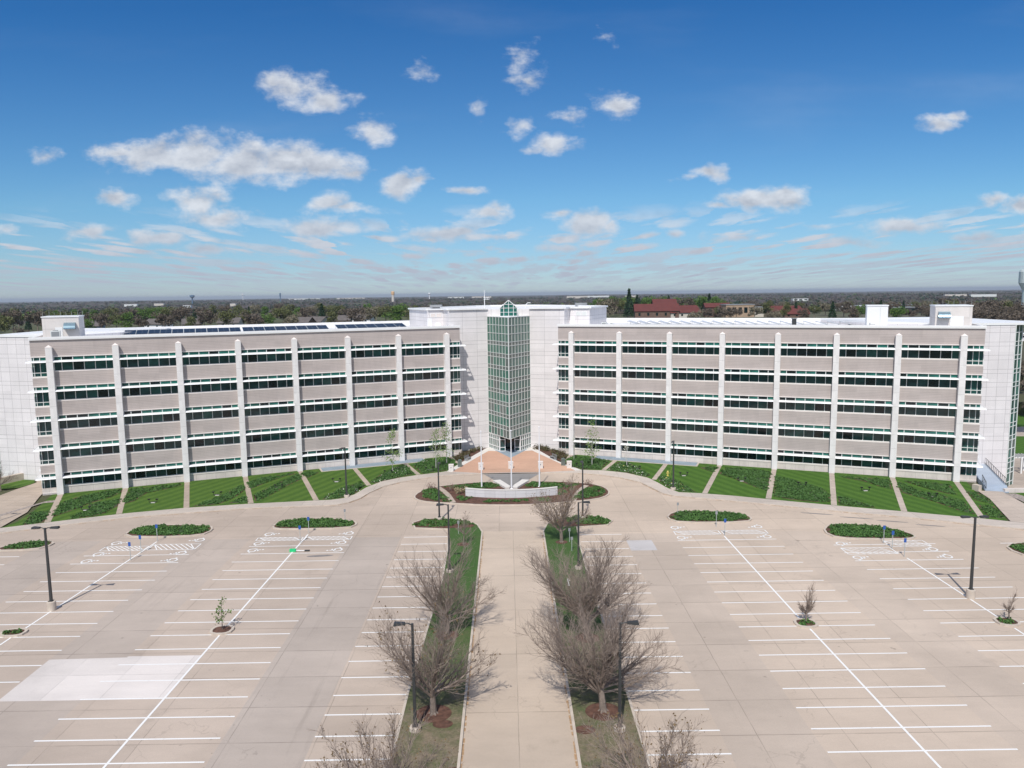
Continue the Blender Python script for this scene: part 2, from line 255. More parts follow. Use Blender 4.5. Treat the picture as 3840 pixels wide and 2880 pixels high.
def concrete(n, a, warm, jx, jy, offx=0, offy=0, crack=True, jdark=.70, aisles=False):
    m, t, b = newmat(n)
    tcn = nd('ShaderNodeTexCoord', t); s = nd('ShaderNodeSeparateXYZ', t); lk(tcn.outputs['Object'], s.inputs[0], t)
    wob = mth('MULTIPLY', mth('SUBTRACT', noise_n(t, .9, 3), .5, tree=t), .10, tree=t)
    X = mth('ADD', s.outputs[0], wob, tree=t); Y = mth('ADD', s.outputs[1], wob, tree=t)
    lx = lines(t, X, jx, .07, offx); ly = lines(t, Y, jy, .10, offy)
    L = mth('MAXIMUM', lx, ly, tree=t)
    L = mth('MULTIPLY', L, mrange(noise_n(t, .25, 4), .34, .60, .3, 1, tree=t), tree=t)
    wnn = nd('ShaderNodeTexWhiteNoise', t, noise_dimensions='2D'); c2 = nd('ShaderNodeCombineXYZ', t)
    lk(mth('FLOOR', mth('DIVIDE', mth('ADD', s.outputs[0], offx, tree=t), jx, tree=t), tree=t), c2.inputs[0], t)
    lk(mth('FLOOR', mth('DIVIDE', mth('ADD', s.outputs[1], offy, tree=t), jy, tree=t), tree=t), c2.inputs[1], t); lk(c2.outputs[0], wnn.inputs[0], t)
    slab = mrange(wnn.outputs[0], 0, 1, .945, 1.04, tree=t, smooth=False)
    big = mrange(noise_n(t, .045, 5, .6), .35, .68, .87, 1.06, tree=t)
    mid = mrange(noise_n(t, .5, 8, .7, stretch=(.35, 1, 1)), .3, .7, .94, 1.05, tree=t, smooth=False)
    fine = mrange(noise_n(t, 6, 5, .7), .3, .7, .965, 1.03, tree=t, smooth=False)
    blot = mrange(noise_n(t, .16, 7, .72), .58, .72, 1, .88, tree=t)
    k = mth('MULTIPLY', mth('MULTIPLY', mth('MULTIPLY', slab, big, tree=t), mth('MULTIPLY', mid, fine, tree=t), tree=t), blot, tree=t)
    if crack:
        vo = nd('ShaderNodeTexVoronoi', t, feature='DISTANCE_TO_EDGE'); vo.inputs['Scale'].default_value = .16
        wv2 = nd('ShaderNodeVectorMath', t, operation='SCALE'); nn = nd('ShaderNodeTexNoise', t); nn.inputs['Scale'].default_value = .35; nn.inputs['Detail'].default_value = 6; lk(tcn.outputs['Object'], nn.inputs['Vector'], t)
        lk(nn.outputs['Color'], wv2.inputs[0], t); wv2.inputs['Scale'].default_value = 5.0
        av = nd('ShaderNodeVectorMath', t, operation='ADD'); lk(tcn.outputs['Object'], av.inputs[0], t); lk(wv2.outputs[0], av.inputs[1], t); lk(av.outputs[0], vo.inputs['Vector'], t)
        cr = mth('MULTIPLY', mth('LESS_THAN', vo.outputs['Distance'], .006, tree=t), mrange(noise_n(t, .07, 3), .53, .58, 0, .45, tree=t), tree=t)
        L = mth('MAXIMUM', L, cr, tree=t)
    k = mth('MULTIPLY', k, mth('SUBTRACT', 1, mth('MULTIPLY', L, 1-jdark, tree=t), tree=t), tree=t)
    hue = nd('ShaderNodeMixRGB', t); lk(mrange(mth('ADD', s.outputs[0], mth('MULTIPLY', noise_n(t, .03, 3), 60, tree=t), tree=t), -5, 55, 0, 1, tree=t), hue.inputs[0], t)
    hue.inputs[1].default_value = (*a, 1); hue.inputs[2].default_value = (*warm, 1)
    base = hue.outputs[0]
    if aisles:      # driving aisles were poured in a greyer mix than the stalls
        I_ = None
        for x0, x1, a_ in ((-20.45, -14.0, .5), (-40.0, -33.4, .38), (14.7, 21.2, .22), (34.0, 40.2, .15), (-59.5, -52.5, .4)):
            q_ = mth('MULTIPLY', mth('MULTIPLY', mth('GREATER_THAN', s.outputs[0], x0, tree=t), mth('LESS_THAN', s.outputs[0], x1, tree=t), tree=t), a_, tree=t)
            I_ = q_ if I_ is None else mth('MAXIMUM', I_, q_, tree=t)
        am = nd('ShaderNodeMixRGB', t); lk(mth('MULTIPLY', I_, mth('LESS_THAN', s.outputs[1], 95.0, tree=t), tree=t), am.inputs[0], t); lk(base, am.inputs[1], t); am.inputs[2].default_value = (.43, .38, .345, 1); base = am.outputs[0]
        # tyre marks along the aisles, drips in the middle of the stalls
        ty = mrange(noise_n(t, .9, 6, .7, stretch=(1, .05, 1)), .56, .72, 0, .16, tree=t)
        dr = mth('MULTIPLY', mrange(noise_n(t, 1.1, 3, .5), .68, .75, 0, .34, tree=t), mrange(noise_n(t, .12, 2), .45, .6, 0, 1, tree=t), tree=t)
        k = mth('MULTIPLY', k, mth('SUBTRACT', mth('SUBTRACT', 1.0, mth('MULTIPLY', ty, mth('MULTIPLY', I_, 1.8, tree=t), tree=t), tree=t), dr, tree=t), tree=t)
    rust = nd('ShaderNodeMixRGB', t); lk(mrange(noise_n(t, .6, 8, .75, stretch=(.5, .22, 1)), .66, .80, 0, .35, tree=t), rust.inputs[0], t)
    lk(base, rust.inputs[1], t); rust.inputs[2].default_value = (.42, .28, .16, 1)
    lk(mulc(t, rust.outputs[0], k), b.inputs['Base Color'], t); b.inputs['Roughness'].default_value = .85; b.inputs['Specular IOR Level'].default_value = .25
    return m
MT['lot'] = concrete('lot_concrete', (.505, .415, .345), (.575, .470, .380), 6.2, 4.6, 1.4, .8, aisles=True)
MT['drive'] = concrete('drive_concrete', (.575, .470, .378), (.58, .475, .378), 4.05, 9.2, 3.6, 2)
MT['walk'] = concrete('walk_concrete', (.545, .475, .415), (.55, .48, .42), 3.1, 3.1, crack=False)
MT['strip'] = concrete('strip_concrete', (.47, .385, .31), (.50, .42, .355), 2.3, 1.6, crack=False)
MT['patchc'] = concrete('patch_concrete', (.70, .64, .60), (.60, .57, .56), 4.6, 4.6, crack=False, jdark=.8)
MT['plaza'] = concrete('plaza_stained', (.58, .345, .25), (.60, .39, .28), 5.5, 5.5, crack=False, jdark=.85)
MT['plaza_grey'] = concrete('plaza_grey', (.26, .255, .255), (.30, .285, .275), 3.5, 3.5, crack=False, jdark=.8)
def lawnmat(n, ang, a, b2, per=1.25, amt=1.0):
    m, t, b = newmat(n)
    tcn = nd('ShaderNodeTexCoord', t); mp = nd('ShaderNodeMapping', t); mp.inputs['Rotation'].default_value = (0, 0, R(ang)); lk(tcn.outputs['Object'], mp.inputs[0], t)
    s = nd('ShaderNodeSeparateXYZ', t); lk(mp.outputs[0], s.inputs[0], t)
    w = mth('MULTIPLY', mth('SINE', mth('MULTIPLY', mth('ADD', s.outputs[1], mth('MULTIPLY', noise_n(t, .25, 3), .9, tree=t), tree=t), 2*math.pi/per, tree=t), tree=t), .5*amt, tree=t)
    f = mth('ADD', mth('ADD', w, .5, tree=t), mth('MULTIPLY', mth('SUBTRACT', noise_n(t, .8, 7, .75), .5, tree=t), 1.5, tree=t), tree=t, clamp=True)
    g = mrange(noise_n(t, 7, 4, .8), .25, .75, .72, 1.28, tree=t, smooth=False)
    lk(mulc(t, ramp(t, f, [(.1, a), (.9, b2)]), g), b.inputs['Base Color'], t); b.inputs['Roughness'].default_value = .9; b.inputs['Specular IOR Level'].default_value = .15
    return m
MT['lawn_l'] = lawnmat('mown_lawn_a', -67, (.056, .116, .020), (.090, .160, .028), 1.9, .75)
MT['lawn_r'] = lawnmat('mown_lawn_b', 67, (.050, .116, .018), (.078, .160, .026), 1.9, .75)
m, t, b = newmat('median_grass'); MT['turf'] = m
s_ = nd('ShaderNodeSeparateXYZ', t); lk(nd('ShaderNodeTexCoord', t).outputs['Object'], s_.inputs[0], t)
f = mth('ADD', mth('MULTIPLY', mrange(s_.outputs[1], 40, 85, 1, 0, tree=t), .42, tree=t), mth('MULTIPLY', noise_n(t, .55, 8, .75), .72, tree=t), tree=t)
g = mrange(noise_n(t, 5, 5, .8), .25, .75, .6, 1.4, tree=t, smooth=False)
lk(mulc(t, ramp(t, f, [(.30, (.042, .105, .016)), (.50, (.062, .105, .026)), (.66, (.105, .112, .05)), (.80, (.21, .165, .11))]), g), b.inputs['Base Color'], t); b.inputs['Roughness'].default_value = .95
MT['turf_old'] = lawnmat('median_turf', 0, (.045, .080, .022), (.115, .115, .055), 3.0, .15)
m, t, b = newmat('terrain'); MT['terrain'] = m
lk(ramp(t, noise_n(t, .006, 8, .7), [(.3, (.07, .055, .042)), (.5, (.075, .085, .03)), (.7, (.12, .105, .075))]), b.inputs['Base Color'], t); b.inputs['Roughness'].default_value = .95
m, t, b = newmat('woodland_canopy'); MT['canopy'] = m
n1 = noise_n(t, .0035, 6, .6); n2 = noise_n(t, .05, 6, .75)
f = mth('ADD', mth('MULTIPLY', n1, .6, tree=t), mth('MULTIPLY', n2, .42, tree=t), tree=t)
lk(ramp(t, f, [(.36, (.030, .048, .022)), (.44, (.062, .068, .034)), (.50, (.076, .062, .055)), (.56, (.098, .080, .072)), (.63, (.075, .10, .035))]), b.inputs['Base Color'], t); b.inputs['Roughness'].default_value = .95; b.inputs['Specular IOR Level'].default_value = .1

# ------------------------------------------------------------------ mesh helpers
class MB:
    def __init__(s): s.v = []; s.f = []; s.mi = []; s.uv = {}; s.ms = []
    def mat(s, name):
        if name not in s.ms: s.ms.append(name)
        return s.ms.index(name)
    def face(s, pts, m=None, uv=None):
        i = len(s.v); s.v += [tuple(p) for p in pts]; s.f.append(tuple(range(i, i+len(pts)))); s.mi.append(s.mat(m) if m else 0)
        if uv: s.uv[len(s.f)-1] = uv
    def box(s, x0, x1, y0, y1, z0, z1, m=None, bottom=True):
        a = len(s.v)
        s.v += [(x0, y0, z0), (x1, y0, z0), (x1, y1, z0), (x0, y1, z0), (x0, y0, z1), (x1, y0, z1), (x1, y1, z1), (x0, y1, z1)]
        fs = [(0, 1, 5, 4), (1, 2, 6, 5), (2, 3, 7, 6), (3, 0, 4, 7), (4, 5, 6, 7)] + ([(3, 2, 1, 0)] if bottom else [])
        k = s.mat(m) if m else 0
        us = [[(x0, z0), (x1, z0), (x1, z1), (x0, z1)], [(y0, z0), (y1, z0), (y1, z1), (y0, z1)], [(x1, z0), (x0, z0), (x0, z1), (x1, z1)], [(y1, z0), (y0, z0), (y0, z1), (y1, z1)], [(x0, y0), (x1, y0), (x1, y1), (x0, y1)]]
        for q, f in enumerate(fs):
            s.f.append(tuple(a+i for i in f)); s.mi.append(k)
            if q < 5: s.uv[len(s.f)-1] = us[q]
    def prism(s, poly, z0, z1, m=None, top=None, cap=True):
        """vertical prism over a polygon (counter-clockwise)"""
        ar = sum(poly[i][0]*poly[(i+1) % len(poly)][1]-poly[(i+1) % len(poly)][0]*poly[i][1] for i in range(len(poly)))
        if ar < 0: poly = poly[::-1]
        n = len(poly); k = s.mat(m) if m else 0; u = 0
        for i in range(n):
            a, b = poly[i], poly[(i+1) % n]; d = math.hypot(b[0]-a[0], b[1]-a[1]); j = len(s.v)
            s.v += [(a[0], a[1], z0), (b[0], b[1], z0), (b[0], b[1], z1), (a[0], a[1], z1)]
            s.f.append((j, j+1, j+2, j+3)); s.mi.append(k); s.uv[len(s.f)-1] = [(u, z0), (u+d, z0), (u+d, z1), (u, z1)]; u += d
        if cap:
            j = len(s.v); s.v += [(p[0], p[1], z1) for p in poly]; kk = s.mat(top) if top else k
            from mathutils.geometry import tessellate_polygon
            for tr in tessellate_polygon([[Vector((p[0], p[1], 0)) for p in poly]]):
                a, b, c = [poly[q] for q in tr]
                cr = (b[0]-a[0])*(c[1]-a[1])-(b[1]-a[1])*(c[0]-a[0])
                s.f.append(tuple(j+q for q in (tr if cr > 0 else tr[::-1]))); s.mi.append(kk)
    def flat(s, poly, z, m=None):
        from mathutils.geometry import tessellate_polygon
        j = len(s.v); s.v += [(p[0], p[1], z) for p in poly]; k = s.mat(m) if m else 0
        for tr in tessellate_polygon([[Vector((p[0], p[1], 0)) for p in poly]]):
            a, b, c = [poly[q] for q in tr]
            cr = (b[0]-a[0])*(c[1]-a[1])-(b[1]-a[1])*(c[0]-a[0])
            s.f.append(tuple(j+q for q in (tr if cr > 0 else tr[::-1]))); s.mi.append(k)
    def tube(s, p, q, r0, r1, n=6, m=None, caps=True):
        p = Vector(p); q = Vector(q); d = (q-p)
        if d.length < 1e-6: return
        d.normalize(); a = d.orthogonal().normalized(); b = d.cross(a); j = len(s.v); k = s.mat(m) if m else 0
        for c, r in ((p, r0), (q, r1)):
            for i in range(n):
                th = 2*math.pi*i/n; s.v.append(tuple(c+a*(r*math.cos(th))+b*(r*math.sin(th))))
        for i in range(n):
            s.f.append((j+i, j+(i+1) % n, j+n+(i+1) % n, j+n+i)); s.mi.append(k)
        if caps:
            s.f.append(tuple(j+n+i for i in range(n))); s.mi.append(k); s.f.append(tuple(j+i for i in reversed(range(n)))); s.mi.append(k)
    def lathe(s, prof, n=16, m=None, c=(0, 0)):
        j = len(s.v); k = s.mat(m) if m else 0
        for r, z in prof:
            for i in range(n):
                th = 2*math.pi*i/n; s.v.append((c[0]+r*math.cos(th), c[1]+r*math.sin(th), z))
        for a in range(len(prof)-1):
            for i in range(n):
                s.f.append((j+a*n+i, j+a*n+(i+1) % n, j+(a+1)*n+(i+1) % n, j+(a+1)*n+i)); s.mi.append(k)
        s.f.append(tuple(j+(len(prof)-1)*n+i for i in range(n))); s.mi.append(k)
    def ribbon(s, a, b, w, z, m=None):
        d = Vector((b[0]-a[0], b[1]-a[1])); L = d.length
        if L < 1e-6: return
        d /= L; nx, ny = -d.y*w/2, d.x*w/2
        s.face([(a[0]-nx, a[1]-ny, z), (b[0]-nx, b[1]-ny, z), (b[0]+nx, b[1]+ny, z), (a[0]+nx, a[1]+ny, z)][::1], m)
    def mesh(s, name, mats=None):
        me = bpy.data.meshes.new(name); me.from_pydata(s.v, [], s.f)
        for mm in (mats or s.ms or ['white']): me.materials.append(MT[mm])
        if not mats and s.ms: me.polygons.foreach_set('material_index', s.mi)
        if s.uv:
            ul = me.uv_layers.new(name='UVMap').data
            for fi, uv in s.uv.items():
                p = me.polygons[fi]
                for li, q in zip(p.loop_indices, uv): ul[li].uv = q
        me.update(); return me
def obj(name, mesh, parent=None, loc=(0, 0, 0), rz=0.0, mats=None):
    if isinstance(mesh, MB): mesh = mesh.mesh(name, mats)
    o = bpy.data.objects.new(name, mesh); COL.objects.link(o)
    if parent is not None: o.parent = parent
    o.location = loc; o.rotation_euler = (0, 0, rz)
    return o
def tag(o, label, cat, group=None, kind=None):
    o['label'] = label; o['category'] = cat
    if group: o['group'] = group
    if kind: o['kind'] = kind
    return o
def struct(o, label=None):
    o['kind'] = 'structure'
    if label: o['label'] = label
    return o
def empty(name, loc, rz=0.0):
    o = bpy.data.objects.new(name, None); COL.objects.link(o); o.location = loc; o.rotation_euler = (0, 0, rz); o.empty_display_size = .5
    return o
def dup(root, loc, rz=0.0, label=None, group=None, scale=None):
    r = root.copy(); COL.objects.link(r); r.location = loc; r.rotation_euler = (0, 0, rz)
    if label: r['label'] = label
    if group: r['group'] = group
    if scale: r.scale = scale
    for ch in list(root.children):
        c = ch.copy(); COL.objects.link(c); c.parent = r
        for g in list(ch.children):
            d = g.copy(); COL.objects.link(d); d.parent = c
    return r
def leafmesh(name, pts, size, mats, midx=None, seed=0, flat=0.0):
    """one small bent quad per point: pts (n,3) numpy, size scalar or (n,)"""
    rs = np.random.RandomState(seed); n = len(pts); pts = np.asarray(pts, float)
    nr = rs.normal(size=(n, 3)); nr[:, 2] = np.abs(nr[:, 2])+flat; nr /= np.linalg.norm(nr, axis=1)[:, None]
    t = rs.normal(size=(n, 3)); t -= (t*nr).sum(1)[:, None]*nr; t /= np.linalg.norm(t, axis=1)[:, None]; bt = np.cross(nr, t)
    sz = (np.ones(n)*size*rs.uniform(.6, 1.3, n))[:, None]*.5
    V = np.stack([pts-t*sz-bt*sz*.7, pts+t*sz-bt*sz*.7, pts+t*sz+bt*sz*.7, pts-t*sz+bt*sz*.7], 1).reshape(-1, 3)
    me = bpy.data.meshes.new(name); me.vertices.add(4*n); me.vertices.foreach_set('co', V.ravel())
    me.loops.add(4*n); me.loops.foreach_set('vertex_index', np.arange(4*n)); me.polygons.add(n)
    me.polygons.foreach_set('loop_start', np.arange(0, 4*n, 4)); me.polygons.foreach_set('loop_total', np.full(n, 4))
    for mm in mats: me.materials.append(MT[mm])
    if midx is not None: me.polygons.foreach_set('material_index', np.asarray(midx, dtype=np.int32))
    me.update(calc_edges=True); return me
def inside(poly, xs, ys):
    c = np.zeros(len(xs), bool); n = len(poly)
    for i in range(n):
        x0, y0 = poly[i]; x1, y1 = poly[(i+1) % n]
        if y0 == y1: continue
        k = ((y0 > ys) != (y1 > ys)) & (xs < (x1-x0)*(ys-y0)/(y1-y0)+x0); c ^= k
    return c
def scatter(poly, dens, seed):
    rs = np.random.RandomState(seed); a = np.array(poly); x0, y0 = a.min(0); x1, y1 = a.max(0)
    n = int((x1-x0)*(y1-y0)*dens); xs = rs.uniform(x0, x1, n); ys = rs.uniform(y0, y1, n); k = inside(poly, xs, ys)
    return xs[k], ys[k]
def smooth_poly(poly, it=2):
    for _ in range(it):
        o = []
        for i in range(len(poly)):
            a, b = poly[i], poly[(i+1) % len(poly)]
            o += [(a[0]*.75+b[0]*.25, a[1]*.75+b[1]*.25), (a[0]*.25+b[0]*.75, a[1]*.25+b[1]*.75)]
        poly = o
    return poly
def oval(cx, cy, rx, ry, rot=0, n=28, sq=2.6):
    o = []
    for i in range(n):
        th = 2*math.pi*i/n; c, s_ = math.cos(th), math.sin(th)
        x = rx*math.copysign(abs(c)**(2/sq), c); y = ry*math.copysign(abs(s_)**(2/sq), s_)
        o.append((cx+x*math.cos(rot)-y*math.sin(rot), cy+x*math.sin(rot)+y*math.cos(rot)))
    return o
def grow(poly, d):
    cx = sum(p[0] for p in poly)/len(poly); cy = sum(p[1] for p in poly)/len(poly); n = len(poly); o = []
    ar = sum(poly[i][0]*poly[(i+1) % n][1]-poly[(i+1) % n][0]*poly[i][1] for i in range(n)); sg = 1 if ar > 0 else -1
    for i in range(n):
        a, b = poly[i-1], poly[(i+1) % n]; tx, ty = b[0]-a[0], b[1]-a[1]; L = math.hypot(tx, ty) or 1
        o.append((poly[i][0]+sg*ty/L*d, poly[i][1]-sg*tx/L*d))
    return o

# ------------------------------------------------------------------ terrain and paving
def terr(x, y):
    r = math.hypot(x, y)
    if y < 205: return 0.0
    h = 13*min(1, max(0, (y-205)/180))**1
    if r > 720: h -= 16*min(1, (r-720)/260)
    if r > 5000: h -= (r-5000)*.0022
    return h
PIT = (75.9, 113.0)      # sunken patio right of the building starts here
def grid_ground():
    xs = sorted(set([-30000, -12000, -5000, -2500, -1200] + list(range(-800, 801, 80)) + [PIT[0], PIT[0]+.15, 89, 140, 140.2] + [1200, 2500, 5000, 12000, 30000]))
    ys = sorted(set([-300, 0, 60, PIT[1], PIT[1]+.15, 150, 180, 205, 205.2, 230, 260, 300, 340, 385, 450, 550, 650, 800, 1000, 1300, 1700, 2300, 3200, 4500, 6500, 9000, 13000, 20000, 32000]))
    mb = MB(); n = len(xs)
    for y in ys:
        for x in xs:
            z = terr(x, y) - .06
            if x > PIT[0]+.1 and x < 140.1 and y > PIT[1]+.1 and y < 205.1: z = -3.4
            mb.v.append((x, y, z))
    for j in range(len(ys)-1):
        for i in range(n-1):
            mb.f.append((j*n+i, j*n+i+1, (j+1)*n+i+1, (j+1)*n+i)); mb.mi.append(0)
    struct(obj('ground', mb, mats=['terrain']))
grid_ground()

CURB_L = [(-100, 83.5), (-76, 95.0), (-67.6, 99.1), (-62.8, 101.4), (-58.9, 103.2), (-53.6, 105.5), (-45.7, 107.4), (-38.8, 109.1), (-30.6, 109.9), (-27.8, 110.0), (-25.6, 110.4), (-24.2, 111.6), (-22.9, 113.8), (-22.1, 117.0), (-20.6, 120.7), (-18.1, 123.6), (-14.1, 126.4), (-10.6, 128.0), (-4.9, 128.9)]
CURB_R = [(5.7, 128.9), (12.0, 128.3), (15.5, 127.0), (18.9, 124.6), (21.6, 121.4), (22.9, 117.4), (23.9, 114.2), (25.4, 112.6), (28.3, 111.5), (31.9, 110.1), (36.5, 108.0), (42.6, 105.2), (48.7, 102.5), (53.2, 100.7), (57.4, 98.7), (61.0, 96.8), (66.3, 94.3), (76, 89.5), (100, 77)]
LAWN_L = [(-100, 86), (-76, 98.0), (-69.5, 100.9), (-64.2, 103.3), (-61.3, 104.7), (-55.0, 107.4), (-48.1, 109.6), (-39.1, 111.4), (-29.9, 112.7), (-27.2, 113.0), (-25.4, 113.9), (-24.2, 116.0), (-23.1, 120.3), (-21.2, 124.2), (-18.5, 126.6), (-15.9, 128.2), (-12.2, 130.0), (-10.4, 131.2)]
LAWN_R = [(12.6, 130.6), (16.6, 129.9), (20.3, 127.8), (23.4, 124.0), (24.4, 120.6), (25.2, 117.2), (26.4, 114.6), (29.5, 113.9), (34.5, 112.0), (38.8, 109.9), (47.0, 106.2), (55.3, 102.7), (64.0, 98.9), (72, 94.8), (78, 91.8), (100, 80.5)]
mb = MB(); mb.flat([(-100, 8), (100, 8)] + CURB_R[::-1] + CURB_L[::-1], 0.0)
struct(obj('parking_lot', mb, mats=['lot']))
AX = .41
DRIVE = [(-3.55, 8), (4.45, 8), (4.45, 96.8), (-3.55, 96.8)]
mb = MB(); mb.flat(DRIVE, .004); struct(obj('driveway', mb, mats=['drive']))
mb = MB(); mb.flat([(-40.0, 55.9), (-27.0, 55.9), (-27.0, 63.1), (-33.4, 63.1), (-33.4, 62.9), (-40.0, 62.7)], .005)
mb.flat([(14.7, 88.5), (17.9, 88.5), (17.9, 92.3), (14.7, 92.3)], .005)
struct(obj('repaired_slab', mb, mats=['patchc']))
# wing frames: s along the facade from its inner column outwards, b = metres behind the column faces
WING = {'R': ((12.057, 142.94), -22.085, 1, 9.239), 'L': ((-11.238, 142.824), 22.018, -1, 9.285)}
def wp(w, s_, b_):
    (ax, ay), a, g, _ = WING[w]; a = R(a); x = s_*g
    return (ax+x*math.cos(a)-b_*math.sin(a), ay+x*math.sin(a)+b_*math.cos(a))
# pavements: a raised sheet between kerb line and lawn edge, kerb stone in front
mb = MB(); mb.prism(CURB_L + [(-10.4, 131.2)] + LAWN_L[::-1][1:], -.02, .12, 'walk'); mb.prism(CURB_R[::-1] + LAWN_R, -.02, .12, 'walk')
struct(obj('pavement', mb))
mb = MB()
def kerbline(mb, pts, w, z0, z1, m, closed=False):
    n = len(pts); rng = range(n if closed else n-1)
    for i in rng:
        a, b = pts[i], pts[(i+1) % n]; d = Vector((b[0]-a[0], b[1]-a[1])); L = d.length
        if L < 1e-4: continue
        d /= L; nx, ny = -d.y*w/2, d.x*w/2; e = d*(w*.25)
        q = [(a[0]-e.x-nx, a[1]-e.y-ny), (b[0]+e.x-nx, b[1]+e.y-ny), (b[0]+e.x+nx, b[1]+e.y+ny), (a[0]-e.x+nx, a[1]-e.y+ny)]
        mb.prism(q, z0, z1+.0006*(i % 5), m)
kerbline(mb, CURB_L, .22, -.02, .135, 'curb'); kerbline(mb, CURB_R, .22, -.02, .135, 'curb')
struct(obj('kerb', mb))
# lawns between pavement and building
def lawn(name, poly, mat, z=.10):
    mb = MB(); mb.flat(poly, z); return struct(obj(name, mb, mats=[mat]))
lawn('lawn', LAWN_L[2:] + [(-9.2, 135.9), (-10.5, 142.6), wp('L', 1, .6), wp('L', 66.2, .6), (-69.9, 108.6), (-69.0, 103.8)], 'lawn_l')
lawn('lawn', LAWN_R[:13] + [(66.6, 97.9), (70.6, 107.8), (71.6, 113.2), wp('R', 66.2, .6), wp('R', 1, .6), (9.9, 137.4)], 'lawn_r')
lawn('lawn', [(-100, 86.3), (-84.5, 94.0), (-80.8, 106), (-81.5, 117.6), (-84.8, 113), (-100, 110)], 'lawn_l')
lawn('lawn', [(-92, 119), (-81.2, 123.2), (-80.6, 126.5), (-83.2, 130.9), (-92, 131.5)], 'lawn_l', .09)
lawn('lawn', [(74.2, 104.6), (75.6, 111.6), (100, 111.6), (100, 82), (79, 92)], 'lawn_r')
mb = MB(); mb.flat([(-84, 94.2), (-76.5, 98.0), (-69.6, 101.0), (-70.6, 108.6), (-74.0, 117.0), (-76.5, 124), (-80.0, 131.2), (-83.0, 131), (-80.3, 126.6), (-80.9, 122.4), (-81.1, 117.5), (-80.4, 106)], .11)
mb.flat([(66.8, 97.6), (71.0, 108.6), (72.0, 113.2), (75.4, 112.4), (74.0, 104.6), (79.0, 91.8), (73, 94.4)], .11)
struct(obj('path', mb, mats=['strip']))
# thin concrete strips from every column to the pavement
mb = MB()
def strip(mb, a, b, w=.8): mb.ribbon(a, b, w, .118)
LS = [(-64.5, 103.3), (-56.4, 107.0), (-47.8, 109.7), (-38.9, 111.6), (-29.4, 112.9), (-22.9, 121.5), (-15.6, 128.6), (-9.4, 136.9)]
RS = [(64.0, 99.2), (55.3, 102.8), (47.0, 106.4), (38.8, 110.2), (30.2, 113.8), (24.1, 122.8), (16.7, 130.2), (10.6, 137.2)]
for i in range(8):
    k = 7-i
    strip(mb, wp('L', 9.285*k, -.05), LS[i]); strip(mb, wp('R', 9.239*k, -.05), RS[i])
struct(obj('walkway_strip', mb, mats=['strip']))
# bluish slabs against the wall, plaza sheets
mb = MB()
for w, a, b in (('L', 5.2, 24.2), ('R', 5.0, 23.8)):
    mb.prism([wp(w, a-.3, -2.2), wp(w, b+.3, -2.2), wp(w, b+.3, .7), wp(w, a-.3, .7)], .02, .16, 'curb')
    mb.prism([wp(w, a, -1.95), wp(w, b, -1.95), wp(w, b, .7), wp(w, a, .7)], .03, .19, 'slate')
struct(obj('wall_apron', mb))
PL = [(-10.4, 131.2), (-10.3, 130.0), (-4.9, 128.95), (.4, 129.1), (5.7, 128.95), (12.2, 129.4), (12.7, 130.4), (4.6, 151.0), (2.6, 147.2), (.45, 141.2), (-1.9, 147.4), (-3.85, 151.2)]
mb = MB(); mb.flat([(-10.9, 130.6), (-4.9, 128.8), (.4, 129.0), (5.7, 128.8), (12.9, 130.2), (9.2, 137.6), (4.9, 151.3), (.4, 143.5), (-4.1, 151.5), (-8.8, 137.4)], .124, 'pale')
mb.flat([(-9.9, 130.4), (-4.9, 129.0), (.4, 129.2), (5.7, 129.0), (11.7, 130.0), (4.7, 147.6), (2.9, 147.0), (.45, 141.4), (-2.2, 147.4), (-3.9, 147.8)], .130, 'plaza')
mb.flat([(.45, 140.9), (2.9, 146.6), (4.3, 150.4), (.4, 143.8+6), (-3.6, 150.8), (-2.1, 147)], .134, 'slate')
mb.flat([(-4.3, 128.6), (.4, 117.95), (5.4, 128.6), (.4, 128.85)], .010, 'plaza_grey')
struct(obj('entrance_plaza', mb))

# painted lines
SY = [47.72+2.768*k for k in range(18)]
mb = MB(); Zp = .009
def hl(x0, x1, y, w=.155): mb.ribbon((x0, y), (x1, y), w, Zp)
Y0 = [SY[0]-2.768*j for j in range(9, 0, -1)]
for y in Y0+SY: hl(-14.0+(y-47)*.009, -8.05 if y < 82 else -7.6, y); hl(14.8-(y-47)*.006, 9.0, y)
for y in Y0+SY[:17]:
    if y < 92.5: hl(-33.9+.029*(y-47), -20.7+.013*(y-47), y)
    if y < 92.5: hl(21.3-.004*(y-47), 34.2-.015*(y-47), y)
for y in Y0+SY:
    if y < 90: hl(-53.0+.03*(y-47), -40.6+.038*(y-47), y+.1)
    if y < 89.5: hl(40.5-.02*(y-47), 53.0-.02*(y-47), y+.2)
for y in Y0+SY[:16]: hl(-72, -59.6, y+.2); hl(60.0, 72.5, y)
for a, b in (((-27.6, 22), (-26.9, 67.0)), ((-26.9, 69.0), (-26.4, 96.5)), ((28.2, 22), (27.6, 66.5)), ((27.5, 68.5), (27.4, 93.5)), ((-46.9, 22), (-46.2, 67.2)), ((-46.1, 69), (-45.2, 94.4)), ((46.4, 22), (46.2, 66.0)), ((46.2, 68.2), (46.1, 84.6)), ((-65.8, 22), (-65.0, 90)), ((66.0, 22), (66, 86))):
    mb.ribbon(a, b, .18, Zp+.004)
def hatch(x0, x1, y0, y1, lean, n):
    z = Zp+.008
    for a, b in (((x0, y0), (x1, y0)), ((x0, y1), (x1, y1)), ((x0, y0), (x0, y1)), ((x1, y0), (x1, y1))): mb.ribbon(a, b, .13, z)
    for i in range(n):
        x = x0+(x1-x0)*(i+.5)/n; mb.ribbon((min(x1, max(x0, x-lean*.5)), y0), (min(x1, max(x0, x+lean*.5)), y1), .13, z+.001)
